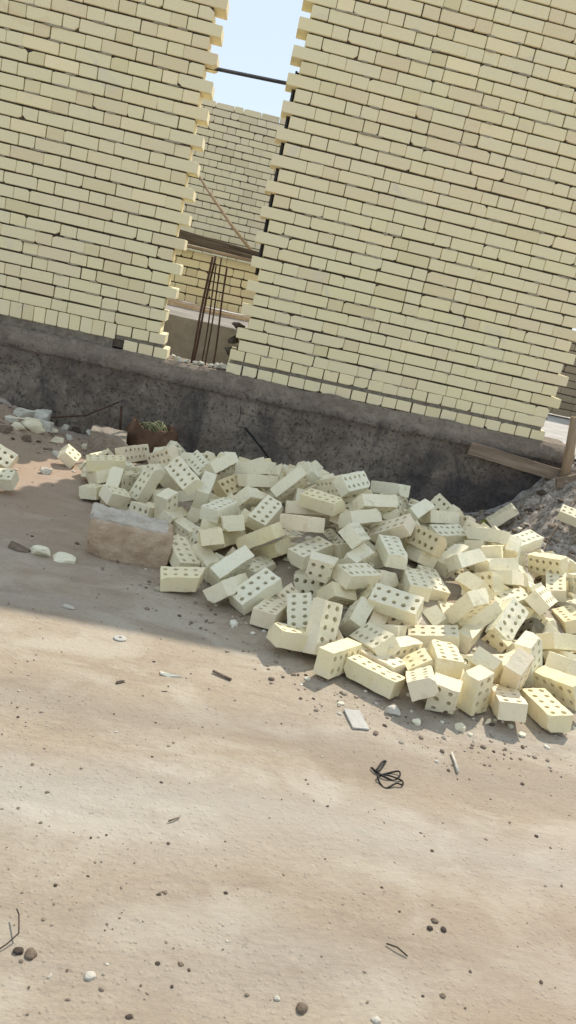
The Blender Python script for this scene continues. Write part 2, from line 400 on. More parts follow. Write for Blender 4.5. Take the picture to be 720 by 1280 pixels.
# right wall
rw = empty('brick_wall', (1.6, .1, .585))
tag(rw, 'tall cream brick wall right of the narrow gap, the wider one behind the brick heap', 'wall')
w = Wall()
XR = 2.63
for j in range(TOP):
    z0 = Z0+j*C_+.001; z1 = z0+BH
    if j == 0: st, seq = .507, list('SHSHSHSHSHSHSH')
    elif j % 2 == 0:
        seq = list('HS'*6+'H'); seq.insert(rnd.randrange(2, 11), 'H'); st = .543
    else:
        seq = list('SH'*6+'S'); seq.insert(rnd.randrange(2, 11), 'S' if rnd.random() < .7 else 'H'); st = .481
    w.course(flemish(st, seq, XR+(.062 if j % 2 else 0)+rnd.uniform(-.01, .01)), z0, z1)
w.course(flemish(.462, 'H'*19+'S', XR-.01), .672, .736, gap=.008)
w.course(flemish(.455, 'H'*21, XR+.02), .585, .650, gap=.011)
w.build('brickwork', M['wall'], rw)
mortar_core('mortar_joints', [((1.585, .1, 2.14), (2.06, .162, 2.85)), ((1.545, .1, .66), (2.13, .172, .13)), ((.55, .1, .705), (.10, .14, .09))], rw)
def bed(boxes, parent, seed):
    bm = bmesh.new()
    for (x0, x1, z0, z1) in boxes:
        nxx = int((x1-x0)/.012); V = []
        for y_, sg in ((.0045, 1), (.195, -1)):
            g_ = [[bm.verts.new((x0+(x1-x0)*i/nxx, y_-sg*(.004*noise.noise(Vector((i*.35, k*1.3, seed)))+.003*noise.noise(Vector((i*1.1, k*2, seed)))), z0+(z1-z0)*k/6)) for k in range(7)] for i in range(nxx+1)]
            for i in range(nxx):
                for k in range(6):
                    f = (g_[i][k], g_[i+1][k], g_[i+1][k+1], g_[i][k+1]); bm.faces.new(f if sg > 0 else f[::-1])
            V.append(g_)
        A, B = V
        for i in range(nxx): bm.faces.new((A[i][6], A[i+1][6], B[i+1][6], B[i][6])); bm.faces.new((A[i+1][0], A[i][0], B[i][0], B[i+1][0]))
        for e in (0, nxx):
            for k in range(6): bm.faces.new((A[e][k], A[e][k+1], B[e][k+1], B[e][k]))
    bmesh.ops.recalc_face_normals(bm, faces=bm.faces[:])
    return from_bm('bed_mortar', bm, M['mortar_bed'], parent)
bed([(LX, -.28, .575, .648), (-.262, .04, .646, .674), (-.21, .06, .575, .59)], lw, 1)
bed([(.475, XR-.02, .646, .675), (.52, XR, .731, .742)], rw, 2)
def smears(n, x0, x1, seed, parent):
    rr = random.Random(seed); bm = bmesh.new()
    for i in range(n):
        x = rr.uniform(x0, x1); j = rr.randrange(0, TOP); z = Z0+j*C_-.004+rr.uniform(-.002, .002)
        sx = rr.uniform(.012, .06); sz = rr.uniform(.004, .008)
        r = bmesh.ops.create_icosphere(bm, subdivisions=2, radius=1)
        for v in r['verts']:
            k = 1+.35*noise.noise(v.co*1.7+Vector((i*2.1, 0, 0)))
            v.co = Vector((x+v.co.x*sx*k, .004+v.co.y*.008*k, z+v.co.z*sz*k+.004*noise.noise(Vector((v.co.x*3, i, 0)))))
    return from_bm('mortar_smears', bm, M['mortar_light'], parent, smooth=True)
smears(230, LX+.1, -.1, 3, lw); smears(190, .65, XR-.1, 4, rw)
for r_ in (lw, rw):
    for ch in r_.children: ch.location = ch.location-r_.location

# walls inside the building site
bwl = empty('brick_wall', (.2, 4.6, .8)); tag(bwl, 'far cream brick wall seen through the gap, with rough top against the sky', 'wall')
w = Wall()
for j in range(27):
    z0 = .83+j*C_; w.course(flemish(-3.4+(j % 2)*.15, list('HS'*24)), z0, z0+BH, chip=.2)
xs = flemish(-3.3, list('SHSSHS'*6))
for a, c in zip(xs[:-1], xs[1:]):
    if rnd.random() < .93: w.brick(a+.004, c-.004, .83+27*C_, .83+27*C_+rnd.choice([.058, .062, .066]), chip=.3)
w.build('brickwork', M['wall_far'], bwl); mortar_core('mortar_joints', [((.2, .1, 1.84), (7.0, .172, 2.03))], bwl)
for ch in bwl.children: ch.location = (-.2, -.1, -.8)
lwl = empty('brick_wall', (.2, 2.3, .85)); tag(lwl, 'low cream brick wall inside the gap, under the stacked dark boards', 'wall')
w = Wall()
for j in range(6):
    z0 = .86+j*C_; w.course(flemish(-2.4+(j % 2)*.15, list(('H'*30 if j % 3 == 0 else 'HS'*12))), z0, z0+BH, chip=.25)
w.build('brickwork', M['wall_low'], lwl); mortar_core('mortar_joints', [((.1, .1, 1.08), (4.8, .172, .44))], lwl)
for ch in lwl.children: ch.location = (-.2, -.1, -.85)
dwl = empty('brick_wall', (4.4, 3.1, .5)); tag(dwl, 'dark weathered brick wall far behind the right end of the tall wall', 'wall')
w = Wall()
for j in range(11):
    z0 = .52+j*C_; w.course(flemish(3.72+(j % 2)*.06+rnd.uniform(0, .05), list('HS'*8)), z0, z0+BH, chip=.4)
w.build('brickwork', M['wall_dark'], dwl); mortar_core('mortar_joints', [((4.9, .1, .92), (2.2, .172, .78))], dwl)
for ch in dwl.children: ch.location = (-4.4, -.1, -.5)
for r_, y in ((lwl, 2.2), (dwl, 3.0), (bwl, 4.5)): r_.location.y = y+.1

# ------------------------------------------------------------------ concrete footing with its sloping, smeared top
def grid_sheet(fn, nu, nv):
    V = [fn(i/(nu-1), k/(nv-1)) for i in range(nu) for k in range(nv)]
    F = [(i*nv+k, (i+1)*nv+k, (i+1)*nv+k+1, i*nv+k+1) for i in range(nu-1) for k in range(nv-1)]
    return V, F
prof = [(.30, -.3), (.30, .583), (.0, .583), (-.03, .560), (-.062, .505), (-.070, .470), (-.050, .452), (-.045, .40), (-.043, .30), (-.043, .15), (-.043, 0), (-.045, -.15), (-.045, -.3)]
pl = [prof[0]]
for a, c in zip(prof[:-1], prof[1:]):
    n_ = max(1, int(math.hypot(c[0]-a[0], c[1]-a[1])/.02))
    for k in range(1, n_+1): pl.append((a[0]+(c[0]-a[0])*k/n_, a[1]+(c[1]-a[1])*k/n_))
NU = 330; X0p, X1p = -2.9, 2.86
xs_ = np.linspace(X0p, X1p, NU); V = []
for i, x in enumerate(xs_):
    for (y, z) in pl:
        p = Vector((x*4, y*4, z*4)); d = noise.noise(p*1.1)*.014+noise.noise(p*4)*.008+noise.noise(p*11)*.005+abs(noise.noise(p*2.3))*.012
        sag = -.012*math.sin(x*1.1+.4) if .4 < z < .56 else 0
        yy = y-d*(1.0 if y < .02 else .0) - (.02*max(0, noise.noise(Vector((x*.9, 7, z*3)))) if z < .44 else 0)
        zz = z+sag+(d*.6 if y < 0.01 and z > .45 else 0)
        if i == NU-1 or i == 0: pass
        V.append((x+(noise.noise(Vector((3, y*9, z*9)))*.05 if i > NU-3 else 0), yy, zz))
npf = len(pl)
F = [(i*npf+k, i*npf+k+1, (i+1)*npf+k+1, (i+1)*npf+k) for i in range(NU-1) for k in range(npf-1)]
F.append(tuple(range(npf))[::-1]); F.append(tuple((NU-1)*npf+k for k in range(npf)))
F += [((i+1)*npf, i*npf, i*npf+npf-1, (i+1)*npf+npf-1) for i in range(NU-1)]
me = bpy.data.meshes.new('concrete_footing'); me.from_pydata(V, [], F); me.update()
bm = bmesh.new(); bm.from_mesh(me); bmesh.ops.recalc_face_normals(bm, faces=bm.faces); bm.to_mesh(me); bm.free()
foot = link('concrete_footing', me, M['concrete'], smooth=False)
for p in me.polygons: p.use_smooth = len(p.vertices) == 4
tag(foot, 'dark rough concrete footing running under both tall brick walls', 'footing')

# raised slab inside, seen through the gap
def rough_box(name, c, s, mat, seed=0, amp=.006, cuts=10, bev=.01, parent=None, chips=0):
    bm = bmesh.new(); add_box(bm, (0,0,0), s)
    rr = random.Random(seed)
    for k in range(chips):
        sg = Vector((rr.choice((-1,1)), rr.choice((-1,1)), rr.choice((-1,1))))
        pt = Vector((sg.x*s[0]/2, sg.y*s[1]/2, sg.z*s[2]/2)); nn = Vector((sg.x*rr.uniform(.3,1), sg.y*rr.uniform(.3,1), sg.z*rr.uniform(.3,1))).normalized()
        d = min(s)*rr.uniform(.1, .28)
        bmesh.ops.bisect_plane(bm, geom=bm.verts[:]+bm.edges[:]+bm.faces[:], plane_co=pt-nn*d, plane_no=nn, clear_outer=True)
        be = [e for e in bm.edges if e.is_boundary]
        if be: bmesh.ops.holes_fill(bm, edges=be, sides=0)
    if bev: bmesh.ops.bevel(bm, geom=bm.edges[:], offset=bev, segments=2, affect='EDGES', profile=.6)
    bmesh.ops.triangulate(bm, faces=bm.faces[:])
    mx = max(s)/cuts
    for it in range(6):
        le = [e for e in bm.edges if e.calc_length() > mx*1.5]
        if not le: break
        bmesh.ops.subdivide_edges(bm, edges=le, cuts=1, use_grid_fill=False)
        bmesh.ops.triangulate(bm, faces=[f for f in bm.faces if len(f.verts) > 3])
    off = Vector((seed*3.1, seed*1.7, seed*.9))
    bm.normal_update()
    for v in bm.verts:
        p = v.co/max(s)*9+off
        v.co += v.normal*(noise.noise(p*.5)*amp*1.6+noise.noise(p*1.6)*amp*.8+noise.noise(p*4)*amp*.35)
    return from_bm(name, bm, mat, parent, c, smooth=False)
slab = rough_box('concrete_slab', (.1, 1.48, .33), (5.0, 1.66, 1.0), M['slab'], 3, .008, 60, .012)
tag(slab, 'raised grey concrete slab on the inside of the gap, its top edge sunlit', 'slab')
rub = rough_box('rubble_bank', (.1, 2.02, .80), (4.9, .36, .13), M['block'], 5, .03, 60, .03)
tag(rub, 'brown strip of earth and mortar along the foot of the low inner wall', 'rubble bank')

# ------------------------------------------------------------------ boards, poles, steel
def board(name, p0, p1, w_, t_, mat, roll=0., seed=0, parent=None):
    p0 = Vector(p0); p1 = Vector(p1); d = p1-p0; L = d.length
    o = rough_box(name, (0,0,0), (L, w_, t_), mat, seed, .0022, 26, .003)
    x = d.normalized(); y = Vector((0,0,1)).cross(x).normalized(); z = x.cross(y)
    R = Matrix((x, y, z)).transposed() @ Matrix.Rotation(roll, 3, 'X')
    o.matrix_world = Matrix.Translation((p0+p1)/2) @ R.to_4x4()
    return o
BL = ['top board of the dark stack inside the gap', 'second board down in the dark stack inside the gap', 'third board down in the dark stack inside the gap', 'lowest pale-edged board lying along the low inner wall top']
bdat = [((-1.1, 2.34, 1.475), (1.1, 2.30, 1.375), .17, .035), ((-1.2, 2.28, 1.432), (1.3, 2.36, 1.36), .19, .03), ((-.9, 2.20, 1.385), (1.4, 2.32, 1.345), .16, .035), ((-1.5, 2.24, 1.333), (1.5, 2.22, 1.327), .21, .022)]
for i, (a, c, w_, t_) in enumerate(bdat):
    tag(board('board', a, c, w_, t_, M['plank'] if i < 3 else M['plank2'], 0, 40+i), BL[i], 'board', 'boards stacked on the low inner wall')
bm = bmesh.new(); add_tube(bm, [(-.42, 3.6, 2.28), (-.1, 3.2, 1.92), (.22, 2.8, 1.62), (.53, 2.42, 1.36)], [.012, .013, .015, .015], 10)
tag(from_bm('wooden_pole', bm, M['pole'], smooth=True), 'thin pale wooden pole leaning behind the gap above the stacked boards', 'pole')
def at(px, py, Y):   # a point of the vertical plane y = Y
    return CAM + RAY(px, py)*((Y-CAM.y)/RAY(px, py).y)
CAM = Vector((.4964128, -5.24382689, 1.22266641)); FW = Vector((.10329806, .95734771, -.2698423)); RT = Vector((.97541778, -.04440953, .21584239)); UP = Vector((-.19465265, .28550508, .9384014))
def RAY(px, py): return FW+RT*((px-360)/999.81)-UP*((py-640)/999.81)
def on_ground(px, py):
    r = RAY(px, py); ts = np.arange(1., 9., .005)
    z = terrain(CAM.x+r.x*ts, CAM.y+r.y*ts); k = np.argmax(CAM.z+r.z*ts <= z)
    return CAM+r*float(ts[k])
rb = [((237.5, 458, .13), (265.5, 321, .10), .0075, 'leftmost rusty rebar in the gap, leaning and doubled with its neighbour'), ((240, 459, .16), (269.5, 320, .15), .007, 'second rusty rebar in the gap, close behind the leftmost'),
      ((252.5, 459, .12), (271, 330, .12), .005, 'thin rusty rebar in the middle of the gap, left one of the close pair'), ((256.5, 460, .16), (277.5, 322, .16), .005, 'thin rusty rebar in the middle of the gap, right one of the close pair'),
      ((266.5, 462, .13), (284, 333, .13), .0062, 'rightmost rusty rebar standing in the gap')]
for (a, c, r_, lb) in rb:
    A = at(*a); B = at(*c); A.z -= .08
    pts = [A.lerp(B, t)+Vector((math.sin(t*7+r_*900)*.003, 0, 0)) for t in [i/12 for i in range(13)]]
    bm = bmesh.new(); add_tube(bm, pts, r_, 8)
    tag(from_bm('rebar', bm, M['rust'], smooth=True), lb, 'rebar', 'rebars standing in the wall gap')
bm = bmesh.new(); A = at(255, 83, .1); B = at(372, 107, .1)
add_tube(bm, [A, B], .011, 4); 
tag(from_bm('steel_bar', bm, M['steel']), 'dark steel bar spanning the gap between the walls against the sky', 'bar')
bm = bmesh.new(); add_box(bm, (.528, .11, 1.82), (.013, .03, 1.2)); add_box(bm, (.535, .125, 1.82), (.02, .006, 1.2))
tag(from_bm('steel_angle', bm, M['steel']), 'dark upright steel strip behind the teeth of the right wall', 'steel strip')
# mortar crumbs on the footing in the gap
def chunk(name, loc, size, mat, seed, rot=None, flat=None, sub=1):
    rr = random.Random(seed); bm = bmesh.new()
    for k in range(15):
        v = Vector((rr.uniform(-1,1), rr.uniform(-1,1), rr.uniform(-1,1)))
        m = max(abs(v.x), abs(v.y), abs(v.z)); v = v/m*rr.uniform(.75, 1)
        bm.verts.new((v.x*size[0]/2, v.y*size[1]/2, v.z*size[2]/2))
    r = bmesh.ops.convex_hull(bm, input=bm.verts[:]); bmesh.ops.delete(bm, geom=[g for g in r['geom_interior'] if isinstance(g, bmesh.types.BMVert)], context='VERTS')
    bmesh.ops.bevel(bm, geom=bm.edges[:], offset=min(size)*.05, segments=1, affect='EDGES')
    bmesh.ops.triangulate(bm, faces=bm.faces[:]); bmesh.ops.subdivide_edges(bm, edges=bm.edges[:], cuts=sub, use_grid_fill=True)
    bm.normal_update()
    for v in bm.verts: v.co += v.normal*noise.noise(v.co/max(size)*7+Vector((seed, 0, 0)))*max(size)*.045
    o = from_bm(name, bm, mat, None, loc, smooth=False)
    o.rotation_euler = rot or (rr.uniform(-.3,.3), rr.uniform(-.3,.3), rr.uniform(0, 6.28))
    return o
for i, (px, py, s_) in enumerate([(222, 453, .05), (232, 456, .045), (243, 461, .04), (250, 464, .05), (262, 465, .045), (272, 462, .06), (280, 459, .07), (284, 463, .04), (218, 446, .045)]):
    p = at(px, py, .05+.012*i)
    tag(chunk('mortar_lump', (p.x, p.y, .585+s_*.25), (s_, s_*.9, s_*.7), M['plaster'], 60+i), '%s pale mortar lump from the left among those on the footing in the gap' % ['second','third','fourth','fifth','sixth','seventh','eighth','ninth','first'][i], 'mortar lump', 'mortar lumps in the wall gap')
for i, (px, py, s_) in enumerate([(287, 440, .07), (291, 425, .06), (298, 408, .055)]):
    p = at(px, py, .1)
    tag(chunk('mortar_lump', (p.x, p.y, p.z), (s_, .13, s_*.9), M['mortar'], 80+i), ['dark mortar lump low on the ragged left foot of the right wall','dark mortar lump midway up the ragged foot of the right wall','dark mortar lump topmost on the ragged foot of the right wall'][i], 'mortar lump')

# timber by the right end of the footing
tag(board('board', (2.13, -.12, .455), (2.86, -.13, .392), .022, .085, M['plank2'], 0, 51), 'weathered board fixed along the right end of the footing', 'board')
tag(board('board', (2.72, -.24, .36), (3.05, -.22, .50), .03, .075, M['plank2'], .1, 52), 'short slanting board end below the wooden post at right', 'board')
bm = bmesh.new(); add_tube(bm, [(2.80, -.18, .30), (2.775, -.17, .56), (2.742, -.16, .80)], [.032, .033, .031], 14)
bmesh.ops.bevel(bm, geom=[e for e in bm.edges if len(e.link_faces) == 2 and e.calc_face_angle() > .9], offset=.004, segments=2, affect='EDGES')
tag(from_bm('wooden_post', bm, M['pole'], smooth=True), 'round wooden post standing at the right end of the footing', 'post')
# rods and wire against the footing
def rod(name, pts, r_, mat, label, cat, seg=8):
    bm = bmesh.new(); add_tube(bm, pts, r_, seg); return tag(from_bm(name, bm, mat, smooth=True), label, cat)
rod('rebar', [(-.12, -.13, .02), (-.145, -.12, .25)], .008, M['rust'], 'short upright rusty rebar stub before the footing, left of the brown sack', 'rebar')
rod('steel_rod', [(-.55, -.18, .10), (-.35, -.15, .15), (-.165, -.10, .27)], .005, M['rust'], 'thin rusty rod slanting up from the left rubble to the footing', 'rod')
rod('steel_rod', [(.655, -.075, .27), (.78, -.10, .17), (.93, -.14, .04)], .007, M['wire'], 'straight black rod leaning on the footing behind the heap crest', 'rod')
rod('wire', [(.60, -.062, .40), (.61, -.065, .33), (.60, -.063, .26), (.655, -.075, .27)], .0022, M['wire'], 'thin black wire hanging down the footing onto the black rod', 'wire')

# ------------------------------------------------------------------ loose bricks
def brick_mesh(L, broken, seed, chips):
    rr = random.Random(seed); bm = bmesh.new()
    cw, ch, r = .041, .049, .0097; nc, nr = 5, 2; hx, hy, hz = .1025, .049, .033
    gx_ = [-hx+i*cw for i in range(nc+1)]; gy_ = [-hy, 0, hy]
    cache = {}
    def V(x, y, z):
        k = (round(x, 5), round(y, 5), round(z, 5))
        if k not in cache: cache[k] = bm.verts.new((x, y, z))
        return cache[k]
    for i in range(nc):
        for k in range(nr):
            cx = gx_[i]+cw/2; cy = (gy_[k]+gy_[k+1])/2*.92
            sq = []
            x0, x1, y0, y1 = gx_[i], gx_[i+1], gy_[k], gy_[k+1]; mx, my = (x0+x1)/2, (y0+y1)/2
            sq = [(x1, my), (x1, y1), (mx, y1), (x0, y1), (x0, my), (x0, y0), (mx, y0), (x1, y0)]
            ci = []
            dx, dy, rk = rr.uniform(-.0012, .0012), rr.uniform(-.0012, .0012), r*rr.uniform(.9, 1.08)
            for a in range(16):
                t = a*math.pi/8; ci.append((cx+dx+rk*math.cos(t), cy+dy+rk*math.sin(t)))
            # corner directions: square point a sits opposite circle points 2a
            for z, sgn in ((hz, 1), (-hz, -1)):
                for a in range(8):
                    c0, c1, c2 = ci[2*a], ci[2*a+1], ci[(2*a+2) % 16]
                    f = [V(*sq[a], z), V(*sq[(a+1) % 8], z), V(*c2, z), V(*c1, z), V(*c0, z)]
                    bm.faces.new(f if sgn > 0 else f[::-1])
            for a in range(16):
                p, q_ = ci[a], ci[(a+1) % 16]
                bm.faces.new((V(*p, hz), V(*q_, hz), V(*q_, -hz), V(*p, -hz)))
    xs2 = sorted(set([round(x, 5) for i in range(nc) for x in (gx_[i], gx_[i]+cw/2)]+[round(hx, 5)])); ys2 = [-hy, -hy/2, 0, hy/2, hy]
    for a, c in zip(xs2[:-1], xs2[1:]):
        for y, s_ in ((-hy, 1), (hy, -1)):
            f = [V(a, y, -hz), V(c, y, -hz), V(c, y, hz), V(a, y, hz)]; bm.faces.new(f if s_ > 0 else f[::-1])
    for a, c in zip(ys2[:-1], ys2[1:]):
        for x, s_ in ((hx, 1), (-hx, -1)):
            f = [V(x, a, -hz), V(x, c, -hz), V(x, c, hz), V(x, a, hz)]; bm.faces.new(f if s_ > 0 else f[::-1])
    bmesh.ops.recalc_face_normals(bm, faces=bm.faces[:])
    def cut(co, no):
        bmesh.ops.bisect_plane(bm, geom=bm.verts[:]+bm.edges[:]+bm.faces[:], plane_co=co, plane_no=no, clear_outer=True)
        be = [e for e in bm.edges if e.is_boundary]
        if be: bmesh.ops.holes_fill(bm, edges=be, sides=0)
    if L < .2:
        cut(Vector((-hx+L, 0, 0)), Vector((1, rr.uniform(-.3, .3), rr.uniform(-.3, .3))).normalized())
        sh = hx-L/2
        for v in bm.verts: v.co.x += sh
        hx = L/2
    for k in range(chips):
        sg = Vector((-1 if (broken and rr.random() < .5) else rr.choice((-1, 1)), rr.choice((-1, 1)), rr.choice((-1, 1))))
        pt = Vector((sg.x*hx, sg.y*hy, sg.z*hz)); nn = Vector((sg.x*rr.uniform(.4, 1), sg.y*rr.uniform(.5, 1), sg.z*rr.uniform(.5, 1))).normalized()
        cut(pt-nn*rr.uniform(.007, .017), nn)
    # wear the outer edges
    def outer(e):
        if len(e.link_faces) != 2 or e.calc_face_angle(0) < .45: return False
        n1, n2 = e.link_faces[0].normal, e.link_faces[1].normal
        for v in e.verts:
            p = v.co
            if not (abs(abs(p.y)-hy) < .004 or abs(abs(p.x)-hx) < .02 or abs(abs(p.x)-hx) < .004): return False
        # rim of a hole: one face is a hole wall
        for f in e.link_faces:
            c = f.calc_center_median()
            if abs(c.y) < hy-.012 and abs(c.z) < hz-.006 and abs(c.x) < hx-.013 and abs(f.normal.z) < .3: return False
        return True
    bm.normal_update()
    es = [e for e in bm.edges if outer(e)]
    bmesh.ops.bevel(bm, geom=es, offset=.0046, segments=2, affect='EDGES', profile=.5, clamp_overlap=True)
    if broken:
        for v in bm.verts:
            if v.co.x > hx-.012: v.co.x += noise.noise(Vector((v.co.y*70, v.co.z*70, seed*3)))*.008
    for v in bm.verts:
        p = v.co*22+Vector((seed*5.3, 0, 0)); p2 = v.co*75+Vector((seed*2.3, 0, 0))
        v.co += Vector((noise.noise(p), noise.noise(p+Vector((9,0,0))), noise.noise(p+Vector((0,9,0)))))*.0034+Vector((noise.noise(p2), noise.noise(p2+Vector((9,0,0))), noise.noise(p2+Vector((0,9,0)))))*.0007
    for v in bm.verts: v.co *= .94
    me = bpy.data.meshes.new('perforated_brick'); bm.normal_update(); bm.to_mesh(me); bm.free()
    me.materials.append(M['n'])
    return me
VAR = {}
def variant(L, broken, k):
    key = (round(L, 3), broken, k)
    if key not in VAR: VAR[key] = brick_mesh(L, broken, 11+k*7+int(L*1000), [0, 1, 2, 3, 1, 4][k % 6] if L > .2 else 1+k % 3)
    return VAR[key]
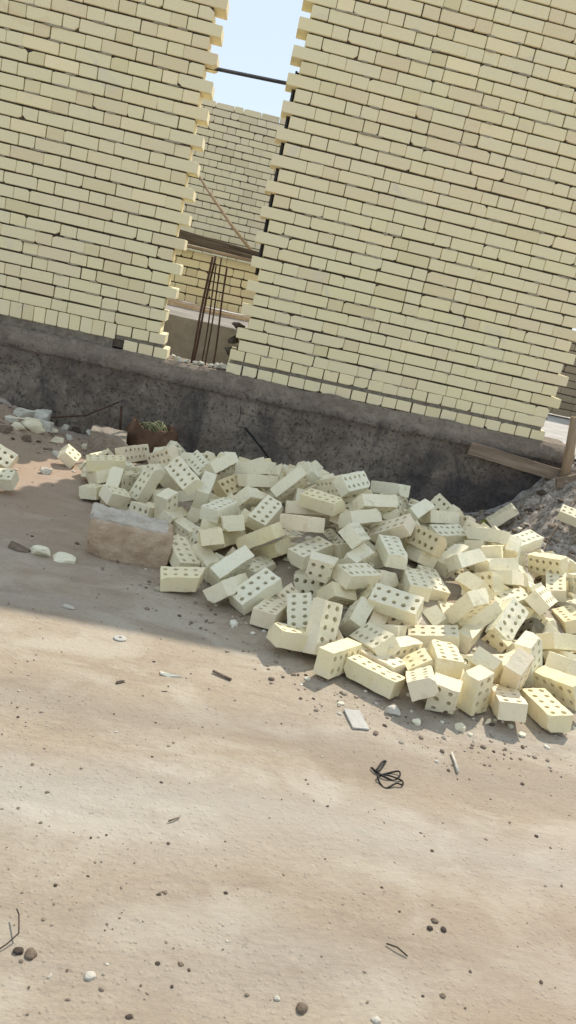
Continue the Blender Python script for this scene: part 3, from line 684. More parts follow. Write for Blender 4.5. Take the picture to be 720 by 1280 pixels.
BRICKS = [
((-0.0395, -1.212, 0.1499),(0.9907, 0.0307, -0.0675, 0.1139),0.205,'y',0,'yellowish brick lying flat on its long side, topmost at the far left of the heap'),
((-0.0501, -1.2176, 0.0727),(0.2389, 0.5119, 0.8252, 0.0014),0.205,'n',0,'cream whole brick, end showing, first from left of such on the shaded left lower slope'),
((-0.0582, -1.3814, 0.0393),(0.7855, -0.0935, -0.0216, 0.6113),0.12,'n',1,'cream broken brick, end showing, the only one such on the shaded left foot'),
((0.0314, -1.3811, 0.0873),(0.6267, -0.3313, -0.5849, 0.3941),0.205,'n',0,'cream whole brick, side showing, the only one such on the shaded left lower slope'),
((0.0619, -1.228, 0.0658),(-0.6017, 0.2815, 0.7399, 0.1059),0.12,'n',1,'cream broken brick, holes showing, first from left of such on the shaded left lower slope'),
((0.1954, -1.3951, 0.1365),(-0.8059, -0.1343, 0.502, -0.2837),0.205,'n',0,'cream whole brick, holes showing, first from left of such on the shaded left lower slope'),
((0.0702, -1.5413, 0.0876),(0.927, 0.05, 0.1407, 0.344),0.12,'n',1,'cream broken brick, side showing, first from left of such on the shaded left lower slope'),
((0.2221, -1.6159, 0.0508),(0.2399, -0.2505, -0.5989, 0.7218),0.13,'n',1,'cream broken brick, holes showing, second from left of such on the shaded left lower slope'),
((0.0373, -0.8118, 0.1244),(-0.7273, -0.46, -0.2791, -0.426),0.205,'p',0,'pinkish whole brick, holes showing, first from left of such on the shaded left upper slope'),
((0.2265, -0.9677, 0.1767),(0.4498, 0.068, 0.6357, 0.6237),0.205,'p',0,'pinkish whole brick, holes showing, second from left of such on the shaded left upper slope'),
((0.3738, -1.5681, 0.2591),(-0.0775, -0.4451, -0.786, -0.422),0.205,'n',0,'cream whole brick, holes showing, fifth from left of such on the shaded left lower slope'),
((0.2779, -1.2622, 0.1377),(0.8665, 0.0154, 0.3356, 0.3691),0.205,'n',0,'cream whole brick, side showing, first from left of such on the shaded left upper slope'),
((0.4826, -1.5274, 0.2016),(-0.6121, 0.4165, 0.5188, -0.4275),0.205,'w',0,'whitish whole brick, side showing, first from left of such on the shaded left lower slope'),
((0.4363, -1.0533, 0.1982),(-0.1891, -0.4783, -0.7565, -0.4039),0.205,'w',0,'whitish whole brick, holes showing, the only one such on the shaded left upper slope'),
((0.3267, -1.666, 0.1028),(0.6788, 0.281, 0.6725, -0.0889),0.205,'n',0,'cream whole brick, holes showing, second from left of such on the shaded left lower slope'),
((0.4149, -1.2621, 0.0726),(-0.9368, 0.2883, 0.1968, -0.0229),0.14,'n',0,'cream broken brick, side showing, the only one such on the shaded left upper slope'),
((0.3613, -1.6484, 0.0612),(-0.6721, 0.4897, 0.2683, -0.4864),0.205,'n',0,'cream whole brick, holes showing, third from left of such on the shaded left lower slope'),
((0.435, -1.7605, 0.0491),(0.3013, -0.374, -0.6653, 0.5716),0.205,'n',0,'cream whole brick, holes showing, fourth from left of such on the shaded left lower slope'),
((0.4704, -1.5696, 0.0928),(-0.7755, 0.2235, 0.5889, -0.0426),0.13,'n',1,'cream broken brick, side showing, second from left of such on the shaded left lower slope'),
((0.5705, -1.7107, 0.1726),(-0.8607, 0.014, 0.0515, -0.5062),0.205,'w',0,'whitish whole brick, side showing, second from left of such on the shaded left lower slope'),
((0.5417, -1.7055, 0.0823),(-0.0707, -0.6906, -0.7105, 0.1151),0.205,'n',0,'cream whole brick, end showing, second from left of such on the shaded left lower slope'),
((0.6317, -1.8833, 0.1768),(-0.1947, -0.6716, -0.7149, -0.007),0.205,'n',0,'cream whole brick, end showing, the only one such on the shaded middle lower slope'),
((0.5463, -2.072, 0.1591),(-0.2128, -0.6568, -0.7233, -0.0124),0.205,'y',0,'yellowish whole brick, end showing, the only one such on the shaded left foot'),
((0.5256, -1.2437, 0.263),(-0.8316, 0.265, 0.2685, -0.4077),0.205,'n',0,'cream whole brick, side showing, second from left of such on the shaded left upper slope'),
((0.5928, -1.3232, 0.1803),(-0.8201, -0.351, -0.0558, -0.4485),0.14,'t',1,'tan broken brick, holes showing, the only one such on the shaded left upper slope'),
((0.5577, -1.1544, 0.1914),(-0.7836, -0.4285, -0.1057, -0.4372),0.13,'n',1,'cream broken brick, holes showing, the only one such on the shaded left upper slope'),
((0.7161, -1.2249, 0.2847),(-0.1248, -0.2412, -0.9558, 0.1129),0.205,'n',0,'cream whole brick, side showing, first from left of such on the shaded middle upper slope'),
((0.8544, -1.0591, 0.2228),(0.3558, -0.6676, -0.5947, 0.2722),0.205,'n',0,'cream whole brick, end showing, the only one such on the shaded middle upper slope'),
((0.7343, -1.295, 0.2381),(0.9441, -0.1635, -0.0351, 0.2841),0.205,'n',0,'cream whole brick, side showing, second from left of such on the shaded middle upper slope'),
((0.696, -1.5376, 0.208),(0.7939, -0.4347, -0.096, 0.4142),0.12,'n',1,'cream broken brick, end showing, the only one such on the shaded middle lower slope'),
((0.8949, -1.3724, 0.2728),(0.8405, -0.3414, -0.4158, -0.0648),0.205,'n',0,'cream whole brick, holes showing, first from left of such on the shaded middle upper slope'),
((0.775, -1.7361, 0.2002),(-0.8151, -0.1904, 0.1058, -0.5367),0.205,'n',0,'cream whole brick, holes showing, second from left of such on the shaded middle lower slope'),
((1.0263, -1.0711, 0.2765),(0.1968, -0.6524, -0.7135, 0.1628),0.205,'w',0,'whitish whole brick, end showing, the only one such on the shaded middle upper slope'),
((1.0957, -1.4174, 0.3185),(0.5339, 0.1653, 0.5609, 0.6108),0.205,'n',0,'cream whole brick, holes showing, second from left of such on the shaded middle upper slope'),
((1.0257, -1.6848, 0.2981),(-0.0761, -0.3321, -0.9356, -0.0922),0.205,'y',0,'yellowish whole brick, holes showing, the only one such on the shaded middle upper slope'),
((0.9719, -1.5861, 0.2172),(0.9621, -0.262, -0.0681, -0.0343),0.205,'p',0,'pinkish whole brick, side showing, the only one such on the shaded middle upper slope'),
((0.9224, -1.9405, 0.2544),(-0.1021, -0.4547, -0.8803, 0.0885),0.205,'p',0,'pinkish whole brick, side showing, the only one such on the shaded middle lower slope'),
((0.9127, -1.7267, 0.1052),(0.9154, 0.0124, 0.045, 0.3999),0.13,'p',1,'pinkish broken brick, end showing, the only one such on the shaded middle lower slope'),
((0.7544, -1.9752, 0.1657),(0.3134, 0.2389, 0.9147, -0.09),0.205,'y',0,'yellowish whole brick, side showing, first from left of such on the shaded middle lower slope'),
((0.8204, -1.9155, 0.0931),(-0.3161, -0.4114, -0.8546, 0.0216),0.205,'y',0,'yellowish whole brick, side showing, second from left of such on the shaded middle lower slope'),
((0.6468, -2.1903, 0.0854),(-0.8114, 0.4068, 0.3587, -0.2178),0.205,'w',0,'whitish whole brick, side showing, the only one such on the shaded left foot'),
((0.7637, -2.0567, 0.0471),(-0.8768, -0.0122, 0.0067, -0.4807),0.205,'n',0,'cream whole brick, holes showing, first from left of such on the shaded middle lower slope'),
((0.7517, -2.3684, 0.0752),(0.9092, 0.1371, -0.2229, 0.3237),0.205,'w',0,'whitish whole brick with ten dark holes facing out, at the shaded left front'),
((0.8218, -2.4473, 0.0331),(0.8264, -0.0269, 0.0113, 0.5623),0.205,'p',0,'pinkish whole brick, holes showing, the only one such on the shaded middle foot'),
((0.9227, -2.5068, 0.0662),(-0.7019, -0.0008, 0.2115, -0.6802),0.205,'n',0,'whole brick standing upright, all ten holes showing, behind the tall one standing on end'),
((0.9952, -2.1924, 0.0647),(-0.2504, -0.1585, -0.7977, -0.5252),0.15,'n',1,'cream broken brick, holes showing, first from left of such on the shaded middle lower slope'),
((0.985, -2.6738, 0.1061),(-0.5476, 0.4697, 0.6719, 0.1674),0.205,'n',0,'tall whole brick standing on end with holes forward, left of the sunlit front row'),
((0.9072, -2.6694, 0.0481),(-0.9775, 0.0663, -0.0783, -0.1841),0.205,'y',0,'yellowish brick tipped forward on the ground, left of the tall brick standing on end'),
((1.1455, -2.4368, 0.0749),(0.7604, -0.3217, -0.4217, 0.3749),0.15,'n',1,'cream broken brick, side showing, the only one such on the shaded middle foot'),
((1.2882, -2.4121, 0.1495),(-0.0814, -0.2303, -0.9389, -0.2426),0.205,'n',0,'big cream brick with two rows of holes facing out, just above the sunlit front row'),
((1.1514, -2.2328, 0.1668),(0.9345, 0.0692, 0.0614, 0.3436),0.205,'n',0,'cream brick with holes up, its yellow end at left, above the tall standing brick'),
((1.087, -2.2845, 0.0849),(-0.8489, 0.4326, 0.0075, -0.3034),0.15,'y',0,'yellowish broken brick, holes showing, the only one such on the shaded middle lower slope'),
((0.9749, -2.035, 0.1612),(-0.915, -0.0472, 0.0907, -0.3903),0.205,'n',0,'cream whole brick, holes showing, third from left of such on the shaded middle lower slope'),
((0.9946, -2.2605, 0.1831),(0.7782, -0.6245, 0.0575, -0.0338),0.11,'n',1,'cream broken brick, holes showing, second from left of such on the shaded middle lower slope'),
((1.1019, -1.9025, 0.1469),(0.1941, 0.5055, 0.8378, -0.0695),0.205,'n',0,'cream whole brick, side showing, first from left of such on the shaded middle lower slope'),
((1.1143, -1.6993, 0.1119),(-0.5716, 0.2135, 0.2843, -0.7395),0.205,'n',0,'cream whole brick, holes showing, third from left of such on the shaded middle upper slope'),
((1.1473, -2.0146, 0.2688),(0.8048, 0.1954, 0.2483, 0.5025),0.205,'w',0,'whitish whole brick, end showing, the only one such on the shaded middle lower slope'),
((1.1696, -2.0797, 0.1815),(0.7422, -0.5027, -0.3288, 0.2972),0.17,'n',0,'cream broken brick, side showing, first from left of such on the shaded middle lower slope'),
((1.3223, -2.009, 0.2277),(0.0334, -0.672, -0.7383, -0.0472),0.205,'w',0,'whitish whole brick, holes showing, the only one such on the shaded right lower slope'),
((1.2825, -2.1102, 0.1354),(0.9392, -0.1869, 0.0469, 0.2841),0.12,'n',1,'cream broken brick, side showing, the only one such on the shaded right lower slope'),
((1.2748, -1.939, 0.1522),(-0.9275, 0.098, -0.1618, -0.3225),0.17,'n',0,'cream broken brick, side showing, second from left of such on the shaded middle lower slope'),
((1.1828, -1.4657, 0.3624),(0.8461, 0.3467, 0.1116, 0.3891),0.205,'w',0,'whitish whole brick, holes showing, the only one such on the shaded middle upper slope'),
((1.277, -1.6621, 0.3351),(0.92, -0.336, -0.0956, 0.1779),0.205,'n',0,'cream whole brick, side showing, third from left of such on the shaded middle upper slope'),
((1.442, -1.1525, 0.3047),(0.0726, 0.4144, 0.9006, -0.1094),0.205,'w',0,'whitish whole brick, side showing, the only one such on the shaded right crest'),
((1.2056, -1.468, 0.2497),(-0.6669, -0.0333, 0.3136, -0.6752),0.12,'n',1,'cream broken brick, holes showing, the only one such on the shaded middle upper slope'),
((1.1944, -1.7917, 0.2871),(-0.9113, 0.2576, 0.108, -0.3025),0.205,'n',0,'cream whole brick, side showing, second from left of such on the shaded middle lower slope'),
((1.3491, -1.523, 0.2663),(-0.0525, -0.5338, -0.8364, 0.1126),0.15,'n',0,'cream broken brick, side showing, the only one such on the shaded right upper slope'),
((1.3465, -1.8207, 0.2709),(0.3575, 0.2532, 0.8901, 0.1257),0.205,'p',0,'pinkish whole brick, holes showing, the only one such on the shaded right lower slope'),
((1.5155, -1.5218, 0.3015),(0.837, -0.3389, -0.2993, 0.3081),0.16,'w',0,'whitish broken brick, side showing, the only one such on the shaded right upper slope'),
((1.7616, -1.1122, 0.2499),(0.466, -0.1173, -0.5315, 0.6976),0.13,'n',1,'cream broken brick, holes showing, the only one such on the shaded right crest'),
((1.6607, -1.4251, 0.2714),(-0.9525, 0.1981, 0.0368, -0.2283),0.205,'n',0,'cream whole brick, side showing, first from left of such on the shaded right upper slope'),
((1.4883, -1.8942, 0.2743),(-0.2996, -0.4054, -0.7206, -0.476),0.205,'t',0,'tan whole brick, holes showing, the only one such on the shaded right lower slope'),
((1.6923, -1.5304, 0.2205),(0.9612, 0.1425, 0.0148, 0.2356),0.205,'w',0,'whitish whole brick, holes showing, the only one such on the shaded right upper slope'),
((1.642, -1.8468, 0.1878),(0.6966, -0.5723, -0.3931, 0.1807),0.205,'n',0,'cream whole brick, holes showing, the only one such on the shaded right upper slope'),
((1.5541, -1.7326, 0.1123),(0.093, 0.1113, 0.9781, 0.1492),0.12,'n',1,'cream broken brick, holes showing, the only one such on the shaded right upper slope'),
((1.4881, -1.8715, 0.1899),(-0.0214, 0.5968, 0.7824, -0.1769),0.15,'n',0,'cream broken brick, end showing, the only one such on the shaded right lower slope'),
((1.6701, -1.9434, 0.2355),(-0.9128, 0.2857, 0.1817, -0.2282),0.16,'w',0,'whitish broken brick, side showing, the only one such on the shaded right lower slope'),
((1.8603, -1.6066, 0.2786),(-0.0705, -0.3841, -0.9107, 0.1346),0.205,'n',0,'cream whole brick, side showing, third from left of such on the shaded right upper slope'),
((1.8553, -1.5935, 0.2085),(-0.895, 0.1978, -0.0069, -0.3996),0.205,'n',0,'cream whole brick, end showing, the only one such on the shaded right upper slope'),
((1.6482, -2.2106, 0.208),(0.1771, -0.5763, -0.7405, 0.2968),0.16,'y',0,'yellowish broken brick, side showing, the only one such on the sunlit right lower slope'),
((1.4224, -2.1403, 0.1495),(0.0102, -0.706, -0.7078, -0.0216),0.205,'n',0,'cream whole brick, holes showing, second from left of such on the shaded right lower slope'),
((1.5153, -2.0542, 0.1305),(0.109, -0.6387, -0.7617, -0.003),0.205,'n',0,'cream whole brick, holes showing, third from left of such on the shaded right lower slope'),
((1.6478, -1.837, 0.1025),(0.458, -0.1848, -0.8553, 0.1564),0.205,'n',0,'cream whole brick, side showing, second from left of such on the shaded right upper slope'),
((1.5828, -2.3681, 0.1725),(-0.4173, -0.5119, -0.7361, 0.1487),0.205,'n',0,'cream whole brick, side showing, first from left of such on the sunlit right lower slope'),
((1.6757, -2.266, 0.0941),(-0.9155, 0.1782, 0.3537, -0.0702),0.205,'n',0,'cream whole brick, side showing, second from left of such on the sunlit right lower slope'),
((1.6251, -2.3667, 0.0475),(0.6494, -0.5869, -0.3375, 0.3462),0.205,'n',0,'cream whole brick, end showing, first from left of such on the sunlit right lower slope'),
((1.5153, -2.2851, 0.0619),(0.2645, -0.5267, -0.7692, 0.2469),0.12,'n',1,'cream broken brick, side showing, first from left of such on the sunlit right lower slope'),
((1.4574, -2.4464, 0.0538),(0.1316, 0.0932, 0.9866, 0.0237),0.205,'n',0,'cream whole brick, holes showing, first from left of such on the sunlit right lower slope'),
((1.7871, -2.2985, 0.1187),(0.4038, -0.7626, -0.5003, -0.0714),0.205,'w',0,'whitish whole brick, holes showing, first from left of such on the sunlit right lower slope'),
((1.8665, -2.0525, 0.1144),(0.9648, 0.0771, -0.107, 0.2273),0.205,'w',0,'whitish whole brick, holes showing, second from left of such on the sunlit right lower slope'),
((1.9894, -2.1051, 0.1724),(0.8545, 0.1941, 0.1712, 0.4504),0.205,'n',0,'cream whole brick, holes showing, second from left of such on the sunlit right lower slope'),
((2.2159, -1.9526, 0.0556),(-0.1904, -0.7135, -0.6645, -0.1149),0.205,'y',0,'yellowish whole brick, holes showing, the only one such on the sunlit right lower slope'),
((1.9893, -2.3928, 0.1122),(-0.9462, 0.2494, 0.0178, -0.2052),0.205,'y',0,'yellowish whole brick, side showing, the only one such on the sunlit right foot'),
((2.2394, -1.6812, 0.1174),(0.0577, 0.7982, 0.5697, 0.1872),0.205,'n',0,'cream whole brick, holes showing, the only one such on the sunlit right upper slope'),
((2.2275, -1.5459, 0.1762),(0.2088, -0.4429, -0.6401, 0.592),0.205,'y',0,'yellowish whole brick, holes showing, the only one such on the sunlit right upper slope'),
((2.3669, -1.7001, 0.0292),(0.9701, 0.0232, -0.0144, -0.2414),0.205,'n',0,'cream whole brick, side showing, second from left of such on the sunlit right upper slope'),
((2.1487, -1.3718, 0.2191),(-0.9422, -0.0988, 0.0782, -0.3105),0.205,'w',0,'whitish whole brick, holes showing, the only one such on the sunlit right crest'),
((2.0224, -1.5759, 0.1936),(0.7271, 0.3597, 0.5806, 0.0696),0.205,'w',0,'thin whitish brick standing upright in the sun at the upper right of the heap'),
((1.8567, -1.7437, 0.2401),(-0.8101, 0.1979, 0.0159, -0.5517),0.205,'y',0,'yellowish whole brick, end showing, the only one such on the sunlit right upper slope'),
((1.8598, -1.8369, 0.2061),(-0.945, 0.2277, 0.0583, -0.2275),0.205,'n',0,'cream whole brick, side showing, first from left of such on the sunlit right upper slope'),
((1.9659, -1.7519, 0.1333),(-0.1194, -0.624, -0.7609, 0.1319),0.205,'y',0,'yellowish whole brick, side showing, the only one such on the sunlit right upper slope'),
((1.9014, -1.9081, 0.1796),(-0.873, 0.2153, -0.021, -0.4371),0.205,'n',0,'cream whole brick, end showing, second from left of such on the sunlit right lower slope'),
((1.7591, -2.0392, 0.1817),(-0.5166, -0.2028, -0.6599, -0.5065),0.14,'y',0,'yellowish broken brick, holes showing, first from left of such on the sunlit right lower slope'),
((1.9193, -2.2345, 0.0678),(-0.431, -0.2867, -0.8367, -0.1789),0.1,'d',1,'dark mortar-caked brick fragment wedged deep among the sunlit bricks at right'),
((1.6489, -2.2707, 0.0845),(0.8095, -0.4064, -0.3572, 0.2279),0.205,'y',0,'yellowish whole brick, side showing, the only one such on the sunlit right lower slope'),
((2.0289, -2.2436, 0.0662),(-0.2063, 0.6619, 0.6851, -0.2233),0.17,'n',0,'cream broken brick, side showing, third from left of such on the sunlit right lower slope'),
((1.7475, -2.3553, 0.0545),(0.6125, -0.1292, 0.6264, 0.4645),0.08,'y',1,'yellowish broken brick, holes showing, second from left of such on the sunlit right lower slope'),
((1.7733, -2.6203, 0.1065),(0.755, 0.3547, 0.5325, -0.1437),0.205,'w',0,'whitish brick standing on end, crossed by another, near the right foot of the heap'),
((1.9601, -2.3684, 0.0593),(-0.3342, 0.6388, 0.6517, -0.2356),0.14,'n',0,'cream broken brick, side showing, second from left of such on the sunlit right lower slope'),
((1.6684, -2.7679, 0.1048),(0.6457, 0.4542, 0.6138, -0.0096),0.205,'p',0,'pinkish whole brick, side showing, the only one such on the sunlit right foot'),
((1.6217, -2.8717, 0.0485),(0.1022, 0.7487, 0.6544, -0.0268),0.205,'p',0,'pinkish whole brick, holes showing, second from left of such on the sunlit right foot'),
((1.772, -2.8501, 0.0369),(-0.0572, -0.6501, -0.7571, -0.0288),0.205,'y',0,'yellowish brick nearest the viewer at the right foot, narrow row of holes on top'),
((1.861, -2.7278, 0.072),(0.2239, -0.5099, -0.6459, 0.5222),0.205,'y',0,'brick lying at the right edge of the heap foot, flat top sunlit, holes in front'),
((1.9946, -2.4304, 0.0567),(0.0619, 0.581, 0.7905, -0.184),0.15,'n',0,'cream broken brick, side showing, the only one such on the sunlit right foot'),
((1.9865, -2.5084, 0.0636),(-0.9325, 0.1358, -0.125, -0.3103),0.205,'n',0,'cream whole brick, end showing, second from left of such on the sunlit right foot'),
((1.5008, -2.8785, 0.0721),(0.664, 0.3347, 0.6112, -0.2713),0.15,'y',1,'yellowish upright broken brick with ragged foot, standing in the middle of the sunlit front'),
((1.4261, -2.7212, 0.0991),(-0.0437, -0.742, -0.6686, 0.0212),0.205,'y',0,'yellowish whole brick, holes showing, first from left of such on the sunlit right foot'),
((1.3177, -2.8738, 0.0671),(0.7323, -0.2748, -0.0734, 0.6188),0.205,'p',0,'pinkish small-holed brick tilted forward over the ground shadow in the sunlit front row'),
((1.3854, -2.9207, 0.0583),(-0.6511, 0.3516, -0.5067, -0.4424),0.12,'n',1,'cream broken brick, holes showing, the only one such on the sunlit right foot'),
((1.5972, -2.6979, 0.0823),(-0.0645, -0.8571, -0.4133, 0.3006),0.205,'n',0,'cream whole brick, end showing, first from left of such on the sunlit right foot'),
((1.3436, -2.7225, 0.0541),(-0.6601, 0.2522, 0.1846, -0.683),0.13,'y',1,'yellowish broken brick, holes showing, first from left of such on the sunlit right foot'),
((1.2785, -2.6343, 0.0486),(-0.6842, 0.6454, 0.2148, -0.2629),0.205,'n',0,'cream whole brick, holes showing, the only one such on the sunlit right foot'),
((1.2761, -2.5001, 0.061),(0.8524, -0.1998, 0.037, 0.4819),0.12,'n',1,'cream broken brick, end showing, the only one such on the shaded right foot'),
((1.1915, -2.623, 0.0691),(-0.2733, -0.5279, -0.7821, -0.1869),0.205,'n',0,'cream whole brick, holes showing, third from left of such on the shaded middle foot'),
((1.199, -2.7059, 0.032),(-0.0162, -0.3798, -0.9248, 0.017),0.205,'p',0,'pinkish whole brick, side showing, the only one such on the shaded right foot'),
((1.1668, -2.8229, 0.0333),(0.021, -0.3295, -0.9417, 0.0647),0.205,'y',0,'yellowish whole brick lying in front of the heap, holes up, beside one on edge'),
((1.0439, -2.7682, 0.0503),(0.6089, -0.6656, -0.2911, 0.3184),0.205,'y',0,'yellowish brick on its edge in full sun, leftmost of the sunlit front row'),
((0.4398, -2.068, 0.0512),(0.1153, -0.5174, -0.8473, -0.0326),0.205,'n',0,'cream whole brick with ten holes up, leaning at the right of the big earthy block'),
((0.4606, -2.3058, 0.0417),(0.995, 0.0538, -0.0651, 0.054),0.165,'y',1,'yellowish broken brick lying alone by the right corner of the big earthy block, holes up'),
((0.5452, -2.0915, 0.0506),(-0.3434, 0.4152, 0.6651, -0.517),0.205,'n',0,'cream whole brick, side showing, first from left of such on the shaded left foot'),
((0.6466, -2.3477, 0.0562),(-0.7899, 0.339, 0.168, -0.4826),0.205,'n',0,'cream whole brick, side showing, second from left of such on the shaded left foot'),
((0.6228, -1.8473, 0.0848),(0.8319, -0.2668, -0.144, 0.4648),0.205,'y',0,'yellowish whole brick, side showing, second from left of such on the shaded left lower slope'),
((0.4864, -1.8353, 0.0626),(0.3145, 0.4063, 0.7459, 0.4239),0.205,'n',0,'cream whole brick, holes showing, sixth from left of such on the shaded left lower slope'),
((2.3787, -0.3801, 0.1049),(0.9213, -0.047, -0.3853, -0.0228),0.205,'n',0,'lone brick lying on the dark slope between the heap and the right footing end'),
((2.7021, -0.686, 0.2568),(0.9534, 0.2058, 0.0122, -0.2201),0.205,'n',0,'whitish brick on the gravel mound at the far right edge, beside the lone one'),
((-0.5889, -1.1914, 0.0802),(-0.1267, 0.1375, 0.8945, 0.4061),0.205,'n',0,'brick cut by the left edge, resting above the other one on the sandy bank'),
((-0.4908, -1.5334, 0.0575),(-0.0876, -0.0168, -0.9776, -0.1906),0.205,'n',0,'brick cut by the left edge, lower one of the two on the sandy bank'),
((-0.2846, -0.8657, 0.0564),(0.2781, -0.0486, -0.9512, -0.1244),0.1,'n',1,'broken brick with holes showing, lying in the left rubble before the grey-brown block'),
((2.3217, -1.758, 0.1763),(-0.6418, -0.3444, -0.4922, -0.4766),0.205,'w',0,'whitish whole brick, holes showing, the only one such on the sunlit right upper slope'),
((2.4223, -1.465, 0.1495),(0.1219, -0.6856, -0.7034, 0.1423),0.205,'w',0,'whitish whole brick, side showing, the only one such on the sunlit right crest'),
((2.115, -2.356, 0.0574),(0.3075, 0.7082, 0.616, 0.1563),0.12,'n',1,'cream broken brick, end showing, the only one such on the sunlit right foot'),
((0.7229, -1.0232, 0.2344),(-0.0905, 0.222, -0.3684, -0.8982),0.14,'p',1,'pinkish buried brick, holes showing, first from left of such on the shaded middle upper slope'),
((1.0402, -2.622, 0.034),(0.7189, 0.2696, -0.2013, -0.6083),0.14,'p',1,'pinkish buried brick, holes showing, second from left of such on the shaded middle foot'),
((2.2928, -1.3005, 0.1194),(-0.8583, -0.3426, -0.3164, -0.2139),0.11,'w',1,'whitish buried brick, end showing, the only one such on the sunlit right crest'),
((1.9912, -1.3177, 0.1709),(0.6544, 0.5407, -0.1453, -0.5082),0.205,'y',0,'yellowish buried brick, holes showing, the only one such on the shaded right crest'),
((0.9485, -1.3615, 0.1778),(0.5934, 0.2944, 0.6687, 0.3379),0.205,'n',0,'cream buried brick, end showing, first from left of such on the shaded middle upper slope'),
((0.5529, -0.9251, 0.2125),(0.5025, 0.7002, 0.4629, 0.2071),0.12,'n',1,'cream buried brick, holes showing, fifth from left of such on the shaded left upper slope'),
((-0.1316, -0.9658, 0.034),(0.5446, -0.2172, 0.1493, -0.7962),0.14,'n',1,'cream buried brick, end showing, first from left of such on the shaded left lower slope'),
((0.2397, -0.6258, 0.0995),(0.5502, 0.0569, 0.6576, -0.5114),0.205,'w',0,'whitish buried brick, holes showing, second from left of such on the shaded left crest'),
((0.7374, -1.1449, 0.1559),(0.2384, 0.6558, -0.6993, -0.1551),0.14,'y',1,'yellowish buried brick, end showing, the only one such on the shaded middle upper slope'),
((0.2511, -0.7493, 0.1221),(0.3619, -0.169, -0.2725, -0.8753),0.205,'w',0,'whitish buried brick, holes showing, first from left of such on the shaded left crest'),
((2.103, -1.361, 0.0924),(0.4834, 0.2745, 0.6715, 0.4899),0.205,'n',0,'cream buried brick, holes showing, first from left of such on the sunlit right crest'),
((2.0732, -1.4995, 0.0967),(0.5992, 0.5926, -0.2393, -0.4823),0.205,'n',0,'cream buried brick, holes showing, first from left of such on the sunlit right upper slope'),
((1.0543, -1.4444, 0.183),(-0.4997, -0.6225, 0.3787, 0.4684),0.205,'n',0,'cream buried brick, holes showing, first from left of such on the shaded middle upper slope'),
((1.5572, -1.603, 0.1757),(-0.2429, -0.5895, 0.6073, 0.4741),0.205,'n',0,'cream buried brick, side showing, the only one such on the shaded right upper slope'),
((1.6905, -1.7201, 0.1203),(-0.3823, 0.0377, 0.212, -0.8986),0.205,'y',0,'yellowish buried brick, holes showing, second from left of such on the shaded right upper slope'),
((1.5373, -1.3888, 0.208),(-0.7963, 0.02, -0.1786, 0.5775),0.14,'p',1,'pinkish buried brick, side showing, the only one such on the shaded right upper slope'),
((1.5367, -0.9378, 0.1885),(-0.0658, 0.4335, -0.4483, -0.7789),0.14,'n',1,'cream buried brick, holes showing, second from left of such on the shaded right crest'),
((1.1825, -2.0416, 0.0835),(-0.8596, -0.1942, 0.3402, -0.3279),0.205,'n',0,'cream buried brick, holes showing, third from left of such on the shaded middle lower slope'),
((0.1632, -1.2131, 0.0407),(0.0801, -0.2471, -0.2568, 0.9309),0.205,'w',0,'whitish buried brick, holes showing, the only one such on the shaded left upper slope'),
((1.8329, -1.9636, 0.1402),(-0.9244, 0.1276, -0.0999, 0.3454),0.12,'n',1,'cream buried brick, side showing, second from left of such on the sunlit right lower slope'),
((1.7531, -1.2822, 0.1831),(-0.4674, -0.468, -0.2451, 0.7088),0.205,'n',0,'cream buried brick, holes showing, third from left of such on the shaded right upper slope'),
((2.3718, -1.5879, 0.054),(-0.2467, 0.1754, 0.2792, 0.9113),0.205,'n',0,'cream buried brick, holes showing, second from left of such on the sunlit right upper slope'),
((2.0153, -1.811, 0.0664),(-0.9647, -0.1488, -0.2162, 0.0226),0.14,'n',1,'cream buried brick, side showing, second from left of such on the sunlit right upper slope'),
((0.9939, -1.2537, 0.1809),(0.3032, -0.166, 0.6845, 0.6419),0.205,'p',0,'pinkish buried brick, holes showing, third from left of such on the shaded middle upper slope'),
((0.3183, -1.545, 0.0437),(0.2735, -0.1337, -0.0265, -0.9522),0.205,'n',0,'cream buried brick, side showing, first from left of such on the shaded left lower slope'),
((-0.0061, -1.0795, 0.1075),(0.9653, -0.0082, 0.0679, 0.2521),0.205,'w',0,'whitish buried brick, side showing, the only one such on the shaded left lower slope'),
((1.4335, -1.723, 0.1432),(-0.6982, -0.2846, -0.4428, 0.4852),0.12,'y',1,'yellowish buried brick, holes showing, first from left of such on the shaded right upper slope'),
((2.5452, -1.3989, 0.0772),(-0.4018, 0.3307, -0.8018, -0.2937),0.12,'w',1,'whitish buried brick, holes showing, the only one such on the sunlit right crest'),
((1.9663, -2.6422, 0.034),(-0.9252, 0.0744, -0.3198, -0.1905),0.11,'y',1,'yellowish buried brick, end showing, the only one such on the sunlit right foot'),
((1.1611, -1.5818, 0.1868),(0.6693, 0.3822, 0.3903, 0.5036),0.11,'p',1,'pinkish buried brick, end showing, fourth from left of such on the shaded middle upper slope'),
((0.5927, -1.3635, 0.098),(0.1474, 0.0895, 0.1323, 0.9761),0.205,'y',0,'yellowish buried brick, side showing, the only one such on the shaded left upper slope'),
((0.0132, -0.4855, 0.0442),(-0.7473, -0.6023, -0.0432, -0.2773),0.205,'n',0,'cream buried brick, holes showing, the only one such on the shaded left crest'),
((1.2157, -2.2867, 0.0998),(-0.6618, -0.2799, 0.4097, 0.562),0.11,'y',1,'yellowish buried brick, end showing, second from left of such on the shaded middle lower slope'),
((1.2055, -1.7565, 0.1884),(-0.3962, -0.1787, -0.2119, 0.8753),0.12,'n',1,'cream buried brick, holes showing, third from left of such on the shaded middle upper slope'),
((1.4162, -1.3476, 0.2638),(-0.7509, -0.6023, -0.2437, -0.1185),0.12,'w',1,'whitish buried brick, holes showing, first from left of such on the shaded right upper slope'),
